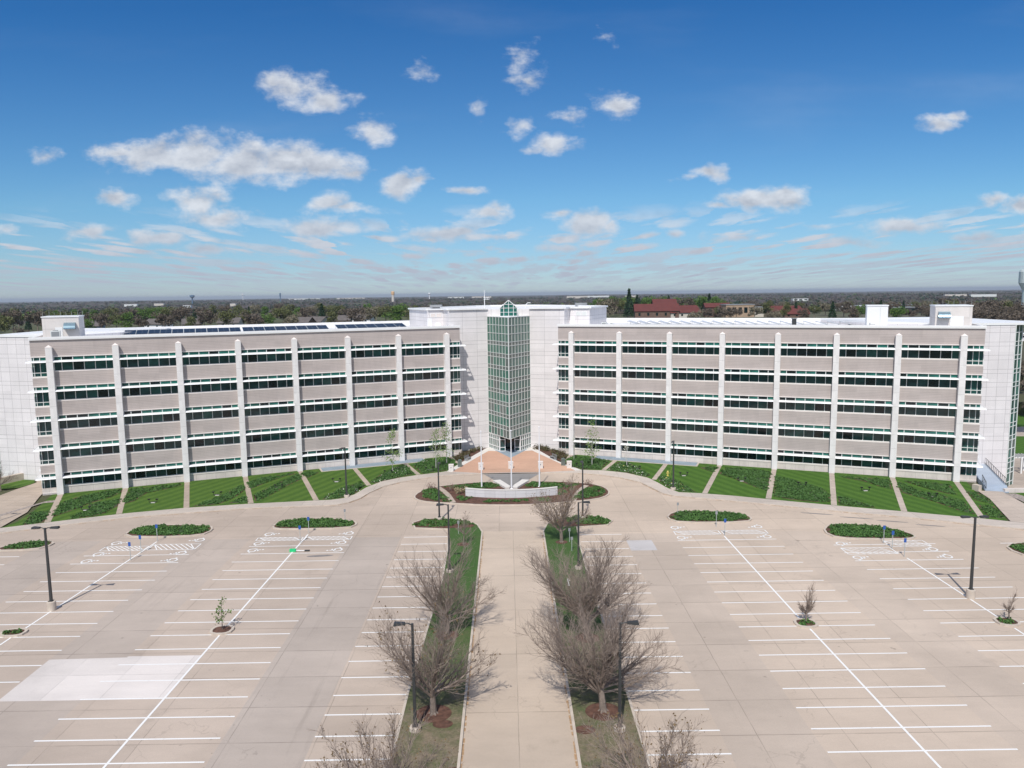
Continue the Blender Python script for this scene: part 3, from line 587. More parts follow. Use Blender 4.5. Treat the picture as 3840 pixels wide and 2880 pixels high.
hatch(-50.8, -45.4, 91.1, 92.7, -1.9, 9); hatch(-45.0, -39.1, 91.2, 93.3, -1.9, 9)
hatch(-32.5, -26.7, 94.2, 95.4, -1.9, 9); hatch(-26.3, -20.4, 94.2, 95.5, -1.9, 9)
hatch(21.4, 27.2, 94.2, 95.7, -1.9, 9); hatch(27.6, 33.3, 94.2, 95.7, -1.9, 9)
hatch(40.0, 45.9, 86.1, 88.3, -1.9, 8); hatch(46.3, 51.2, 88.6, 90.7, -1.9, 7)
def isa(cx, cy, up):
    """wheelchair symbol; up = +1 when its head points to +x"""
    z = Zp+.012; w = .20; S = 1.1
    def T(a, b): return (cx+up*b*S, cy-up*a*S)
    seg = [((-.18, .55), (-.12, 0)), ((-.12, 0), (.38, 0)), ((.38, 0), (.58, -.5)), ((.58, -.5), (.8, -.42)), ((-.15, .3), (.28, .3))]
    for a, b in seg: mb.ribbon(T(*a), T(*b), w, z)
    c = [(-.2+.14*math.cos(q), .78+.14*math.sin(q)) for q in [i*math.pi/4 for i in range(8)]]
    mb.flat([T(*p) for p in c], z+.001)
    arc = [(.02+.52*math.cos(R(q)), -.28+.52*math.sin(R(q))) for q in range(130, 372, 22)]
    for a, b in zip(arc, arc[1:]): mb.ribbon(T(*a), T(*b), w, z+.002)
for p in ((-49.8, 94.0), (-49.9, 89.9), (-50.0, 87.4), (-31.2, 96.8), (-31.4, 93.1), (-31.3, 90.5), (22.3, 97.2), (22.2, 93.0), (41.1, 89.9), (40.9, 84.9)): isa(*p, 1)
for p in ((-40.2, 94.8), (-40.5, 89.9), (-40.5, 87.4), (-21.4, 96.7), (-21.6, 93.0), (-21.5, 90.3), (32.5, 97.1), (32.3, 93.0), (50.3, 87.4), (50.6, 84.9)): isa(*p, -1)
struct(obj('painted_markings', mb, mats=['paint']))
# grey repair stains and the dark oil streaks near the right pavement
mb = MB()
for x, y, a, b in ((43, 102.6, 2.2, .22), (47.5, 100.4, 2.2, .2), (51.5, 98.6, 2, .2), (55.5, 96.6, 1.8, .2), (-22.8, 88.2, 1.6, .35)): mb.flat(oval(x, y, a, b, R(-18) if x > 0 else .1, 14, 2), .006)
MT['oil'] = plain('oil_stain', (.23, .21, .20), .7, .2, 2)
struct(obj('oil_stain', mb, mats=['oil']))

MT['debris'] = plain('kerb_leaf_litter', (.40, .26, .15), .95, .35, 3)
mb = MB(); rd_ = random.Random(6)
def litter(pts, off, w0, w1, step=.8, keep=.75):
    for a, b in zip(pts, pts[1:]):
        L = math.hypot(b[0]-a[0], b[1]-a[1]); n = max(1, int(L/step))
        for i in range(n):
            if rd_.random() > keep: continue
            t0, t1 = i/n, (i+rd_.uniform(.6, 1.0))/n; w = rd_.uniform(w0, w1); nx, ny = -(b[1]-a[1])/L*off, (b[0]-a[0])/L*off
            mb.ribbon((a[0]+(b[0]-a[0])*t0+nx, a[1]+(b[1]-a[1])*t0+ny), (a[0]+(b[0]-a[0])*t1+nx, a[1]+(b[1]-a[1])*t1+ny), w, .007)
litter([(-3.38, 20), (-3.38, 95)], 0, .08, .2, .7, .85); litter([(4.28, 20), (4.28, 95)], 0, .08, .2, .7, .85)
litter(CURB_L[1:-1], -.2, .06, .17, .9, .6); litter(CURB_R[1:], -.2, .06, .17, .9, .7)
struct(obj('kerb_litter', mb, mats=['debris']))
# ------------------------------------------------------------------ kerbed islands
def island(poly, inner='mulch', zc=.15, zi=.14, lab=None, smooth=1):
    poly = smooth_poly(poly, smooth); r = obj('planting_island', (lambda q: (q.prism(poly, -.02, zi, inner), q)[1])(MB()))
    struct(r, lab)
    k = MB(); kerbline(k, poly, .24, -.02, zc+.02, 'curb', True); c = obj('kerb', k, r)
    return poly
ISL = {}
ISL['L1'] = island([(-50.7, 96.6), (-50.7, 99.7), (-49.2, 101.3), (-43.1, 101.1), (-40.6, 100.5), (-39.7, 98.6), (-40.4, 96.5), (-45.7, 96.0)])
ISL['L2'] = island([(-32.1, 99.4), (-31.8, 102.1), (-30.0, 103.2), (-25.6, 103.4), (-22.1, 102.3), (-20.6, 100.6), (-21.6, 98.7), (-30.4, 98.6)])
ISL['L0'] = island([(-64.6, 91.5), (-63.0, 94.4), (-61.2, 95.2), (-59.1, 95.0), (-57.9, 93.7), (-59.2, 91.7)])
ISL['R1'] = island([(21.6, 101.2), (22.9, 103.8), (25.5, 104.7), (29.2, 104.1), (32.3, 102.9), (33.4, 100.8), (32.1, 98.9), (23.1, 99.1)])
ISL['R2'] = island([(40.4, 94.4), (42.4, 97.4), (44.9, 97.5), (48.0, 96.5), (50.4, 94.6), (51.3, 92.2), (49.9, 91.0), (45.6, 91.2), (41.2, 91.8)])
ISL['R3'] = island([(59.3, 87.0), (61.0, 88.9), (64.5, 89.0), (67, 86.5), (65, 83.6), (60.0, 84.2)])
ISL['C'] = island([(-14.7, 115.0), (-14.3, 112.7), (-12.4, 111.0), (-8.0, 110.0), (-4.0, 109.0), (.4, 108.7), (4.8, 109.0), (8.8, 110.0), (13.2, 111.2), (15.3, 113.4), (15.8, 116.4), (14.8, 119.4), (11.8, 121.4), (7.0, 122.5), (3.4, 122.7), (.4, 118.0), (-2.6, 122.8), (-6.0, 122.4), (-10.5, 120.8), (-13.4, 118.6)], smooth=1)
ISL['T1'] = island(oval(-27.0, 67.9, .95, .85, n=14), smooth=0)
ISL['T0'] = island(oval(-46.5, 68.0, 1.05, .75, n=14), smooth=0)
ISL['T2'] = island(oval(27.6, 67.5, .95, .85, n=14), smooth=0)
ISL['T3'] = island(oval(46.3, 67.2, .95, .85, n=14), smooth=0)
# medians: a bulb at the far end and a long turf strip
ML = [(-3.55, 8), (-3.55, 96.2), (-4.3, 99.4), (-6.2, 101.4), (-9.8, 102.6), (-11.8, 102.2), (-13.2, 100.6), (-12.6, 98.3), (-8.0, 97.6), (-7.6, 90), (-7.4, 80), (-8.1, 56), (-8.1, 8)]
MR = [(4.45, 8), (4.45, 96.2), (5.1, 99.2), (6.6, 101.3), (9.6, 102.8), (12.4, 102.4), (14.1, 100.4), (13.1, 98.4), (9.0, 97.7), (8.7, 90), (8.6, 80), (9.0, 56), (9.0, 8)][::-1]
for P_, nm in ((ML, 'ML'), (MR, 'MR')):
    q = MB(); q.prism(P_, -.02, .14, 'turf'); r = struct(obj('median_strip', q)); k = MB(); kerbline(k, P_, .2, -.02, .17, 'curb', True); obj('kerb', k, r)
    ISL[nm] = P_
mb = MB()
for x, y, r_ in ((-5.8, 53, 1.35), (-5.8, 66, 1.05), (-5.8, 91.3, .75), (6.8, 52.9, 1.35), (6.9, 65, 1.1), (6.5, 91.6, .75), (-6, 40, 1.2), (6.8, 40, 1.2)): mb.prism(oval(x, y, r_, r_*.9, n=18, sq=2), .1, .17, 'mulch')
for x, y in ((-5.0, 51.6), (5.2, 50.6), (-3.9, 46)): mb.prism(oval(x, y, .75, .55, n=14, sq=2), .1, .150, 'mulch')
mb.prism([(-13.0, 100.6), (-11.8, 102.1), (-9.8, 102.5), (-6.2, 101.2), (-4.6, 99.2), (-5, 98.2), (-8.2, 97.9), (-12.5, 98.5)], .1, .155, 'mulch')
mb.prism([(14.0, 100.4), (12.4, 102.3), (9.6, 102.7), (6.8, 101.2), (6.2, 99.2), (7, 98.2), (9.1, 98.0), (13.0, 98.6)], .1, .155, 'mulch')
struct(obj('mulch_bed', mb))
BEDS = {
"la":[(-69.7,108.2),(-67.5,108.8),(-66.0,105.8),(-65.2,103.3),(-67.0,102.2),(-68.4,105.3)],
"lb":[(-68.1,113.6),(-67.8,116.5),(-66.6,118.6),(-63.7,121.0),(-62.8,120.6),(-62.4,119.3),(-62.6,116.3),(-63.9,113.0),(-64.4,109.6),(-65.3,106.1),(-66.7,108.7),(-67.8,111.5)],
"lc":[(-63.5,112.3),(-61.4,114.0),(-60.4,115.4),(-58.8,111.4),(-58.9,107.7),(-59.6,106.1),(-62.2,105.0),(-62.5,105.5),(-61.9,109.5)],
"ld":[(-58.3,112.4),(-59.3,114.2),(-61.6,121.2),(-60.1,121.8),(-58.8,122.3),(-54.9,124.2),(-54.5,123.7),(-55.9,121.0),(-58.0,118.7),(-57.8,115.3),(-57.7,114.0)],
"le":[(-47.0,110.3),(-46.2,112.9),(-44.9,116.5),(-44.2,123.3),(-42.6,119.5),(-42.8,115.2),(-43.7,111.7),(-46.4,110.6)],
"lf":[(-42.2,111.9),(-41.2,116.0),(-39.6,112.2)],
"lg":[(-43.8,124.6),(-42.5,127.6),(-37.9,131.0),(-37.5,130.3),(-38.9,128.7),(-40.7,124.4),(-41.9,120.2)],
"lh":[(-38.5,112.8),(-39.9,116.2),(-39.2,120.9),(-37.9,126.0),(-36.8,130.6),(-35.3,126.7),(-36.6,122.0),(-37.7,115.3)],
"li":[(-36.2,131.4),(-34.9,131.9),(-33.5,131.0),(-34.5,127.4),(-36.2,130.0)],
"lj":[(-28.5,113.3),(-27.9,116.4),(-26.8,120.3),(-24.6,123.6),(-23.6,121.3),(-24.4,116.5),(-25.8,114.2)],
"lk":[(-23.0,123.8),(-22.2,128.7),(-19.9,135.0),(-18.6,135.8),(-16.5,129.3),(-18.7,127.0),(-20.7,125.0),(-22.3,123.0)],
"ll":[(-17.6,136.2),(-15.8,140.3),(-11.7,141.9),(-9.9,139.2),(-9.7,135.9),(-10.8,131.8),(-14.9,129.4)],
"ra":[(10.2,137.2),(12.3,141.9),(14.6,140.9),(16.0,140.2),(17.4,138.2),(18.7,137.6),(16.1,130.8),(13.2,131.2),(11.4,132.9)],
"rb":[(20.2,136.3),(21.7,135.3),(23.0,131.9),(24.0,126.1),(23.3,124.9),(21.8,127.0),(17.6,130.2)],
"rc":[(25.2,124.3),(26.0,125.0),(27.8,121.0),(28.9,114.8),(26.9,115.1),(25.8,117.4),(25.0,121.5)],
"rd":[(34.0,131.0),(35.5,131.6),(37.0,130.6),(36.6,130.0),(35.1,127.3)],
"re":[(38.4,130.4),(40.2,130.0),(42.8,128.8),(44.9,127.6),(44.2,124.9),(42.6,121.0),(40.2,114.7),(39.3,116.7),(37.9,121.8),(36.1,126.3),(37.2,128.6)],
"rf":[(44.6,123.6),(45.9,122.2),(47.7,118.7),(48.9,115.8),(48.8,112.3),(47.0,108.1),(44.9,108.4),(42.1,109.7),(40.2,111.6)],
"rg":[(55.4,123.2),(59.9,121.6),(62.1,120.5),(59.5,114.8),(58.8,116.0),(57.7,120.2),(55.5,122.3)],
"rh":[(49.8,111.2),(51.2,108.2),(52.2,104.9),(47.9,106.7)],
"ri":[(64.1,119.7),(67.8,118.1),(69.8,117.0),(67.6,111.2),(66.7,111.7),(65.3,114.5),(64.5,118.0)],
"rj":[(63.1,119.3),(63.0,113.8),(65.0,110.4),(66.3,107.6),(64.0,101.0),(63.1,103.0),(62.3,107.3),(60.3,112.5),(61.3,115.9)],
"rk":[(70.3,113.1),(71.1,111.8),(70.6,108.6),(69.6,105.8),(68.6,108.1)],
"rl":[(67.3,105.1),(69.0,104.7),(66.9,99.0),(65.4,99.6),(66.4,103.0)]}
MUL = [(-10.3, 142.2), (-9.9, 144.6), (-8.7, 147.2), (-4.1, 151.0), (-4.2, 149.9), (-6.9, 142.6), (-8.8, 137.6)]
MULR = [(2*AX-x, y) for x, y in MUL]
mb = MB()
for k, p in BEDS.items(): mb.flat(grow(p, .12), .112, 'mulch'); mb.flat(grow(p, -.12), .118, 'cover_base')
mb.flat(MUL, .118, 'mulch'); mb.flat(MULR, .118, 'mulch')
for k in ('L1', 'L2', 'R1', 'R2', 'L0', 'R3'): mb.flat(grow(ISL[k], -.75), .148, 'cover_base')
struct(obj('mulch_bed', mb))
mb = MB(); mb.flat([(-71.4, 114.6), (-69.4, 115.4), (-69.6, 113.9), (-71.2, 113.4), (-73.2, 106.6), (-71.0, 103), (-71.6, 102.7), (-74.2, 106.6)], .115)
mb.flat([(75.0, 111.4), (76.6, 111.2), (77.4, 105.0), (75.8, 103.9), (74.6, 105)], .115); mb.flat([(-80.6, 117), (-81.4, 117), (-81.2, 106), (-84.6, 94.6), (-84, 94.3), (-80.3, 106)], .118)
struct(obj('river_stones', mb, mats=['gravel']))

# ground cover: mounded tufts of small leaves
def tufts(name, polys, seed, label, cat='ground cover', mats=('cover', 'cover_light'), h=.30, per=30, dens=2.6, rad=.36, leaf=.17, z=.12, flowers=None, gap=.12):
    P_, I = [], []; rs = np.random.RandomState(seed)
    for k, poly in enumerate(polys):
        xs, ys = scatter(poly, dens, seed+k)
        for x, y in zip(xs, ys):
            nz = noise.noise(Vector((x*.45, y*.45, seed)))
            if nz < -.5+gap: continue
            n = int(per*rs.uniform(.7, 1.2)); rr = rad*rs.uniform(.75, 1.3); a = rs.uniform(0, 2*math.pi, n); q = rr*np.sqrt(rs.uniform(0, 1, n)); hh = h*rs.uniform(.6, 1.25)
            zz = z+hh*np.clip(1-(q/rr)**2, 0, 1)*rs.uniform(.55, 1.1, n)
            P_.append(np.stack([x+q*np.cos(a), y+q*np.sin(a), zz], 1)); mi = (rs.uniform(0, 1, n) < (.28+.5*nz)).astype(int)
            if flowers and rs.uniform() < flowers[1]:
                mi[rs.uniform(0, 1, n) < .14] = 2 + (rs.uniform() < .12)
            I.append(mi)
    P_ = np.concatenate(P_); I = np.concatenate(I)
    ml = list(mats)+(['blossom', 'blossom_y'] if flowers else [])
    o = obj(name, leafmesh(name, P_, leaf, ml, I, seed, flat=.5)); return tag(o, label, cat, kind='stuff')
tufts('ground_cover', [BEDS[k] for k in ('la', 'lb', 'lc', 'ld', 'le', 'lf', 'lg', 'lh', 'li', 'll')], 3, 'low green ground cover in diagonal bands across the lawns of the left wing', h=.20, leaf=.15, dens=6.0, per=26, rad=.33, gap=-.15)
tufts('ground_cover', [BEDS[k] for k in ('ra', 'rd', 're', 'rf', 'rg', 'rh', 'ri', 'rj', 'rk', 'rl')], 5, 'low green ground cover in diagonal bands across the lawns of the right wing', h=.20, leaf=.15, dens=6.0, per=26, rad=.33, gap=-.15)
tufts('flowering_ground_cover', [BEDS['lj'], BEDS['lk']], 7, 'green ground cover with white and yellow blooms by the left pavement bend', 'flower bed', flowers=('w', .3), dens=5.5, gap=-.1, h=.24, leaf=.15)
tufts('flowering_ground_cover', [BEDS['rb'], BEDS['rc']], 9, 'green ground cover with white blooms by the right pavement bend', 'flower bed', flowers=('w', .5), dens=5.5, gap=-.1, h=.24, leaf=.15)
for k, lab in (('L1', 'mounded green cover on the kerbed island at the head of the left outer parking row'), ('L2', 'mounded green cover on the kerbed island at the head of the left inner parking row'), ('R1', 'mounded green cover on the kerbed island at the head of the right inner parking row'), ('R2', 'mounded green cover on the kerbed island at the head of the right outer parking row')):
    p = grow(ISL[k], -.45); tufts('ground_cover', [p], ord(k[0])+int(k[1]), lab, h=.27, rad=.36, leaf=.15, dens=6.0, per=34, z=.15, gap=-.25)
tufts('ground_cover', [grow(ISL['L0'], -.4)], 21, 'mounded green cover on the small island at the left edge of the lot', h=.26, rad=.36, leaf=.15, dens=6.0, z=.15, gap=-.2)
tufts('ground_cover', [grow(ISL['R3'], -.4)], 22, 'mounded green cover on the small island at the right edge of the lot', h=.26, rad=.36, leaf=.15, dens=6.0, z=.15, gap=-.2)
tufts('ground_cover', [[(-12.8, 99.6), (-11.6, 101.8), (-8.9, 102.2), (-6.0, 101.0), (-4.8, 99.4), (-7, 98.9), (-12.3, 98.8)]], 23, 'mounded green cover on the bulb at the far end of the left median', h=.26, rad=.36, leaf=.15, dens=6.0, z=.15, gap=-.2)
tufts('ground_cover', [[(13.7, 100.2), (12.3, 102.1), (9.6, 102.5), (7.4, 101.4), (8.6, 99.0), (13.0, 98.9)]], 24, 'mounded green cover on the bulb at the far end of the right median', h=.26, rad=.36, leaf=.15, dens=6.0, z=.15, gap=-.2)
CC = [[(-13.6, 117.2), (-12.8, 113.4), (-10.2, 111.0), (-8.6, 110.9), (-10.2, 115.0), (-11.4, 117.6), (-12.6, 118.8)], [(-10.6, 119.6), (-3.0, 122.1), (-1.1, 119.6), (-4.0, 118.2), (-7.2, 118.4)], [(-7.0, 111.0), (-5.3, 113.0), (-8.2, 113.6)], [(-4.0, 110.2), (6.5, 110.6), (6.0, 111.8), (-3.2, 111.3)],
      [(15.0, 116.4), (14.2, 113.3), (11.4, 111.6), (9.6, 111.3), (11.2, 115.6), (13.0, 118.4), (14.3, 118.4)], [(11.2, 120.2), (4.0, 122.1), (2.2, 119.8), (5.0, 118.6), (8.8, 117.4)], [(7.9, 112.2), (8.6, 114.6), (10.3, 117.4), (8.6, 117.0), (7.6, 114.4)]]
tufts('ground_cover', CC, 31, 'green cover on the oval island in front of the entrance round the curved wall', h=.24, rad=.36, leaf=.15, dens=5.6, z=.15, gap=-.15)
for p, c, l in ((ISL['T0'], 41, 'green tuft bed in the small round kerbed island of the left outer row'), (ISL['T2'], 42, 'green tuft bed round the young tree of the right inner row'), (ISL['T3'], 43, 'green tuft bed round the young tree of the right outer row')):
    tufts('ground_cover', [grow(p, -.3)], c, l, h=.25, rad=.25, dens=7, z=.15, leaf=.13, gap=-.5)
# paths crossing the oval island
mb = MB()
for a in ([(-11.4, 119.6), (-10.5, 117.7), (-9.5, 115.0), (-8.3, 110.3)],):
    for sgn in (1, -1):
        pts = [((x if sgn > 0 else 2*AX-x+.4), y) for x, y in a]
        for q, (p1, p2) in enumerate(zip(pts, pts[1:])): mb.ribbon(p1, p2, .85, .165+.002*q)
struct(obj('island_path', mb, mats=['strip']))

# shrubs
def shrub(name, loc, r_, h, mats, n, seed, label, group=None, leaf=.16, cat='shrub', spiky=False):
    rs = np.random.RandomState(seed); a = rs.uniform(0, 2*math.pi, n); q = r_*np.sqrt(rs.uniform(0, 1, n)); zz = rs.uniform(.05, 1, n)*h*(1-.5*(q/r_)**2)
    if spiky: q *= (.35+zz/h)
    pts = np.stack([q*np.cos(a), q*np.sin(a), zz], 1)
    root = empty(name, loc)
    tag(root, label, cat, group)
    obj('foliage', leafmesh('foliage', pts, leaf, mats, rs.randint(0, len(mats), n), seed), root)
    m_ = MB()
    for i in range(9):
        th = rs.uniform(0, 6.28); rr = r_*rs.uniform(.3, .8); m_.tube((0, 0, 0), (rr*math.cos(th), rr*math.sin(th), h*.8), .02, .008, 4)
    obj('stem', m_, root, mats=['twig'])
    return root
rs = random.Random(4)
for sgn, side in ((1, 'left'), (-1, 'right')):
    for i in range(15):
        t_ = rs.random(); u_ = rs.random()
        x = -10.0+t_*4.9+rs.uniform(-.4, .4); y = 142.4+t_*6.2+u_*1.2-(.6 if t_ < .3 else 0)
        if t_ < .35: x = -9.6+rs.uniform(0, 1.6); y = 139.4+rs.uniform(0, 4.5)
        x = x if sgn > 0 else 2*AX-x
        shrub('shrub', (x, y, .12), rs.uniform(.5, .85), rs.uniform(.6, 1.1), ['shrub', 'shrub', 'f_olive'], 130, i+50*(sgn > 0), 'brown and olive shrub in the mulch bed against the white wall %s of the entrance' % side, 'shrubs in the %s entrance bed' % side)
for x, y, l in ((-12.4, 118.4, 'reddish twiggy shrub at the left end of the oval island beside the path'), (-9.2, 117.3, 'brown twiggy shrub right of the left island path'), (12.9, 119.6, 'reddish twiggy shrub right of the right island path'), (9.4, 119.3, 'brown twiggy shrub left of the right island path')):
    shrub('shrub', (x, y, .14), 1.0, 1.2, ['red_shrub', 'twig'], 260, int(x*7) % 97, l, leaf=.09, spiky=True)
shrub('ornamental_grass', (-7.9, 115.4, .14), .8, 1.2, ['dry_grass'], 300, 71, 'straw coloured ornamental grass left of the curved white wall, nearer the path', leaf=.13, cat='grass clump', spiky=True)
shrub('ornamental_grass', (-6.9, 115.9, .14), .7, 1.1, ['dry_grass'], 260, 72, 'straw coloured ornamental grass touching the left end of the curved wall', leaf=.13, cat='grass clump', spiky=True)

# ------------------------------------------------------------------ the office building
HEAD = [3.40, 8.06, 12.71, 17.37, 22.04]
BX, BY = .41, 143.0
bld = empty('office_building', (BX, BY, 0))
tag(bld, 'long V shaped five floor office building with beige bands and a glass entrance tower', 'office building')
def bpart(name, mb, w=None, s_=0.0, mats=None, b_=0.0):
    """a part of the building; w gives the wing frame (x along the wing, y backwards)"""
    if w is None: return obj(name, mb, bld, (-BX, -BY, 0), 0, mats)
    q = wp(w, s_, b_); return obj(name, mb, bld, (q[0]-BX, q[1]-BY, 0), R(WING[w][1]), mats)
LEN = 67.6; DEP = 36.0
rw = random.Random(11)
# shared meshes of a bay
def bay_frame(h, zb):
    m_ = MB(); zt = h
    for x in (-4.15, -3.12, -1.56, 0, 1.56, 3.12, 4.15):
        wdt = .05 if abs(x) < 4 else .03
        m_.box(x-wdt, x+wdt, 1.0, 1.10, zb, zt, 'frame')
    m_.box(-4.18, 4.18, 1.003, 1.103, zt-.07, zt, 'frame'); m_.box(-4.18, 4.18, 1.006, 1.106, zt-.62, zt-.54, 'frame'); m_.box(-4.18, 4.18, 1.004, 1.104, zb, zb+.07, 'frame')
    return m_.mesh('window')
GM = ['g_dark', 'g_dark2', 'g_black', 'g_teal']
def bay_glass(h, zb, seed, low=False):
    r_ = random.Random(seed); m_ = MB(); xs = [-4.18, -3.12, -1.56, 0, 1.56, 3.12, 4.18]
    for a, b in zip(xs, xs[1:]):
        g = r_.choices(['g_dark', 'g_dark2', 'g_black'], [.6, .25, .15] if not low else [.3, .3, .4])[0]
        tl = r_.choices(['g_teal', 'g_black', 'g_dark2'], [.74, .16, .10])[0]
        j = r_.uniform(-.006, .006)
        m_.face([(a, 1.075+j, zb), (b, 1.075-j, zb), (b, 1.075-j, h-.58), (a, 1.075+j, h-.58)], g)
        m_.face([(a, 1.075+j, h-.58), (b, 1.075-j, h-.58), (b, 1.075-j, h), (a, 1.075+j, h)], tl)
    for g in GM: m_.mat(g)
    return m_.mesh('glass')
def col_mesh():
    m_ = MB(); m_.box(-.46, .46, 0, 1.25, 0, 23.55, 'column')
    a = len(m_.v); m_.v += [(-.5, -.04, 23.55), (.5, -.04, 23.55), (.5, .74, 23.55), (-.5, .74, 23.55), (0, .35, 23.93)]
    for f in ((a, a+1, a+4), (a+1, a+2, a+4), (a+2, a+3, a+4), (a+3, a, a+4)): m_.f.append(f); m_.mi.append(m_.mat('sill'))
    return m_.mesh('column')
COLM = col_mesh()
def shade_mesh():
    m_ = MB(); n = 8
    m_.box(-4.15, 4.15, .35, .98, .04, .12, 'white')
    m_.face([(-4.18, -.04, -.10), (4.18, -.04, -.10), (4.18, .20, .13), (-4.18, .20, .13)], 'white'); m_.face([(-4.18, .20, .13), (4.18, .20, .13), (4.18, .4, .13), (-4.18, .4, .13)], 'white'); m_.face([(4.18, -.04, -.10), (4.18, .4, -.10), (4.18, .4, .13), (4.18, .20, .13)], 'white'); m_.face([(-4.18, .20, .13), (-4.18, .4, .13), (-4.18, .4, -.10), (-4.18, -.04, -.10)], 'white'); m_.face([(-4.18, .4, -.10), (4.18, .4, -.10), (4.18, -.04, -.10), (-4.18, -.04, -.10)], 'white')
    for x in (-4.1, -2.05, 0, 2.05, 4.1): m_.box(x-.03, x+.03, .38, .99, -.06, .035, 'white')
    return m_.mesh('sunshade')
SHM = shade_mesh()
FR = {}; GL = {}
for k, h in enumerate(HEAD):
    zb = h-2.24 if k else 1.30
    FR[k] = bay_frame(h, zb); GL[k] = [bay_glass(h, zb, 100*k+q, k == 0) for q in range(5)]
for w in 'RL':
    g = WING[w][2]; SP = WING[w][3]
    def bx(m_, s0, s1, b0, b1, z0, z1, mat):
        a, b = sorted((s0*g, s1*g)); m_.box(a, b, b0, b1, z0, z1, mat)
    m_ = MB(); bx(m_, -2.8, LEN, 1.12, DEP, 0, 24.08, 'white_panel')
    bpart('wall', m_, w)
    m_ = MB(); bx(m_, -2.78, LEN-.02, 1.1, DEP-.02, 24.05, 24.12, 'roof'); bx(m_, -2.8, LEN, DEP-.3, DEP, 24.05, 25.15, 'roof'); bx(m_, -2.8, -2.5, 1.12, DEP-.31, 24.06, 25.1, 'roof'); bx(m_, LEN-.3, LEN, 1.12, DEP-.31, 24.06, 25.1, 'roof')
    bpart('roof', m_, w)
    m_ = MB(); bx(m_, -2.8, LEN, .90, 1.119, HEAD[4]+.14, 24.85, 'beige'); bpart('fascia', m_, w)
    m_ = MB(); bx(m_, -2.9, LEN+.1, .64, 1.4, 24.85, 25.16, 'white'); bx(m_, -2.9, LEN+.1, .66, .75, 24.70, 24.849, 'white'); bpart('coping', m_, w)
    m_ = MB(); bx(m_, -2.8, LEN, .91, 1.118, 0, 1.10, 'base_panel'); bpart('base_wall', m_, w)
    for k, h in enumerate(HEAD):
        zb = h-2.24 if k else 1.30
        # pale sill under and lintel above the glazing
        m_ = MB(); bx(m_, .46, 7*SP-.46, .86, 1.117, zb-.20, zb, 'sill'); bpart('sill', m_, w)
        m_ = MB(); bx(m_, -2.82, LEN+.02, .87, 1.116, h, h+.14, 'sill'); bpart('lintel', m_, w)
        if k:
            m_ = MB(); bx(m_, .46, 7*SP-.46, .90, 1.115, HEAD[k-1]+.14, zb-.20, 'beige'); bpart('spandrel', m_, w)
        for s0, s1 in ((-2.8, -.46), (7*SP+.46, LEN)):
            zbe = h-3.10 if k else .42
            m_ = MB(); a0, a1 = (s0+.05, s1) if s0 < 0 else (s0, s1-.05)
            bx(m_, a0, a1, .86, 1.114, zbe-.22, zbe, 'sill')
            if k: bx(m_, s0+.002, s1-.002, .90, 1.113, HEAD[k-1]+.14, zbe-.22, 'beige')
            bpart('end_spandrel', m_, w)
            m_ = MB(); gl = MB(); inner = s0 < 0
            e = (s0 if inner else s1); c_ = (s1 if inner else s0); d_ = 1 if inner else -1
            for q in (c_-.03*d_, c_-.98*d_, c_-1.82*d_, e+.04*d_): bx(m_, q-.045, q+.045, 1.0, 1.10, zbe, h, 'frame')
            for z0, z1, o_ in ((h-.07, h, .003), (h-.62, h-.54, .006), (zbe+.58, zbe+.68, .004), (zbe, zbe+.07, .005)): bx(m_, min(c_, e), max(c_, e), 1.0+o_, 1.1+o_, z0, z1, 'frame')
            f_ = bpart('window', m_, w)
            edges = sorted([c_, c_-.98*d_, c_-1.82*d_, e+.04*d_]); 
            for a, b in zip(edges, edges[1:]):
                a, b = sorted((a*g, b*g))
                gl.face([(a, 1.085, zbe), (b, 1.085, zbe), (b, 1.085, h-.58), (a, 1.085, h-.58)], rw.choice(['g_dark', 'g_dark', 'g_dark2']))
                gl.face([(a, 1.085, h-.58), (b, 1.085, h-.58), (b, 1.085, h), (a, 1.085, h)], rw.choice(['g_teal', 'g_teal', 'g_dark2']))
            o = obj('glass', gl, f_)
            m_ = MB(); far = (e-.85 if inner else e+.65); lo, hi = sorted((c_, far)); zz = h-(.62, .64, .66, .68, .71)[k]
            (lambda a, b: (m_.face([(a, -.04, zz-.10), (b, -.04, zz-.10), (b, .24, zz+.13), (a, .24, zz+.13)], 'white'), m_.face([(a, .24, zz+.13), (b, .24, zz+.13), (b, .4, zz+.13), (a, .4, zz+.13)], 'white'), m_.face([(a, .4, zz-.10), (b, .4, zz-.10), (b, -.04, zz-.10), (a, -.04, zz-.10)], 'white'), m_.face([(b, -.04, zz-.10), (b, .4, zz-.10), (b, .4, zz+.13), (b, .24, zz+.13)], 'white'), m_.face([(a, .24, zz+.13), (a, .4, zz+.13), (a, .4, zz-.10), (a, -.04, zz-.10)], 'white')))(*sorted((lo*g, hi*g)))
            side0, side1 = sorted((e-.02*d_, far))
            bx(m_, min(c_, e)+.01, max(c_, e)-.01, .12, .98, zz+.06, zz+.16, 'white')
            for q in range(6): bx(m_, side0, side1, .16+q*.62, .36+q*.62, zz+.04, zz+.12, 'white')
            bx(m_, far-.06 if not inner else far, far if not inner else far+.06, .12, 3.9, zz-.1, zz+.15, 'white')
            bpart('sunshade', m_, w)
        for i in range(7):
            f_ = obj('window', FR[k], bld, (0, 0, 0)); q = wp(w, SP*(i+.5), 0); f_.location = (q[0]-BX, q[1]-BY, 0); f_.rotation_euler = (0, 0, R(WING[w][1]))
            obj('glass', GL[k][rw.randrange(5)], f_)
            if not (w == 'L' and False):
                sh = obj('sunshade', SHM, bld); sh.location = (q[0]-BX, q[1]-BY, h-(.62, .64, .66, .68, .71)[k]); sh.rotation_euler = (0, 0, R(WING[w][1]))
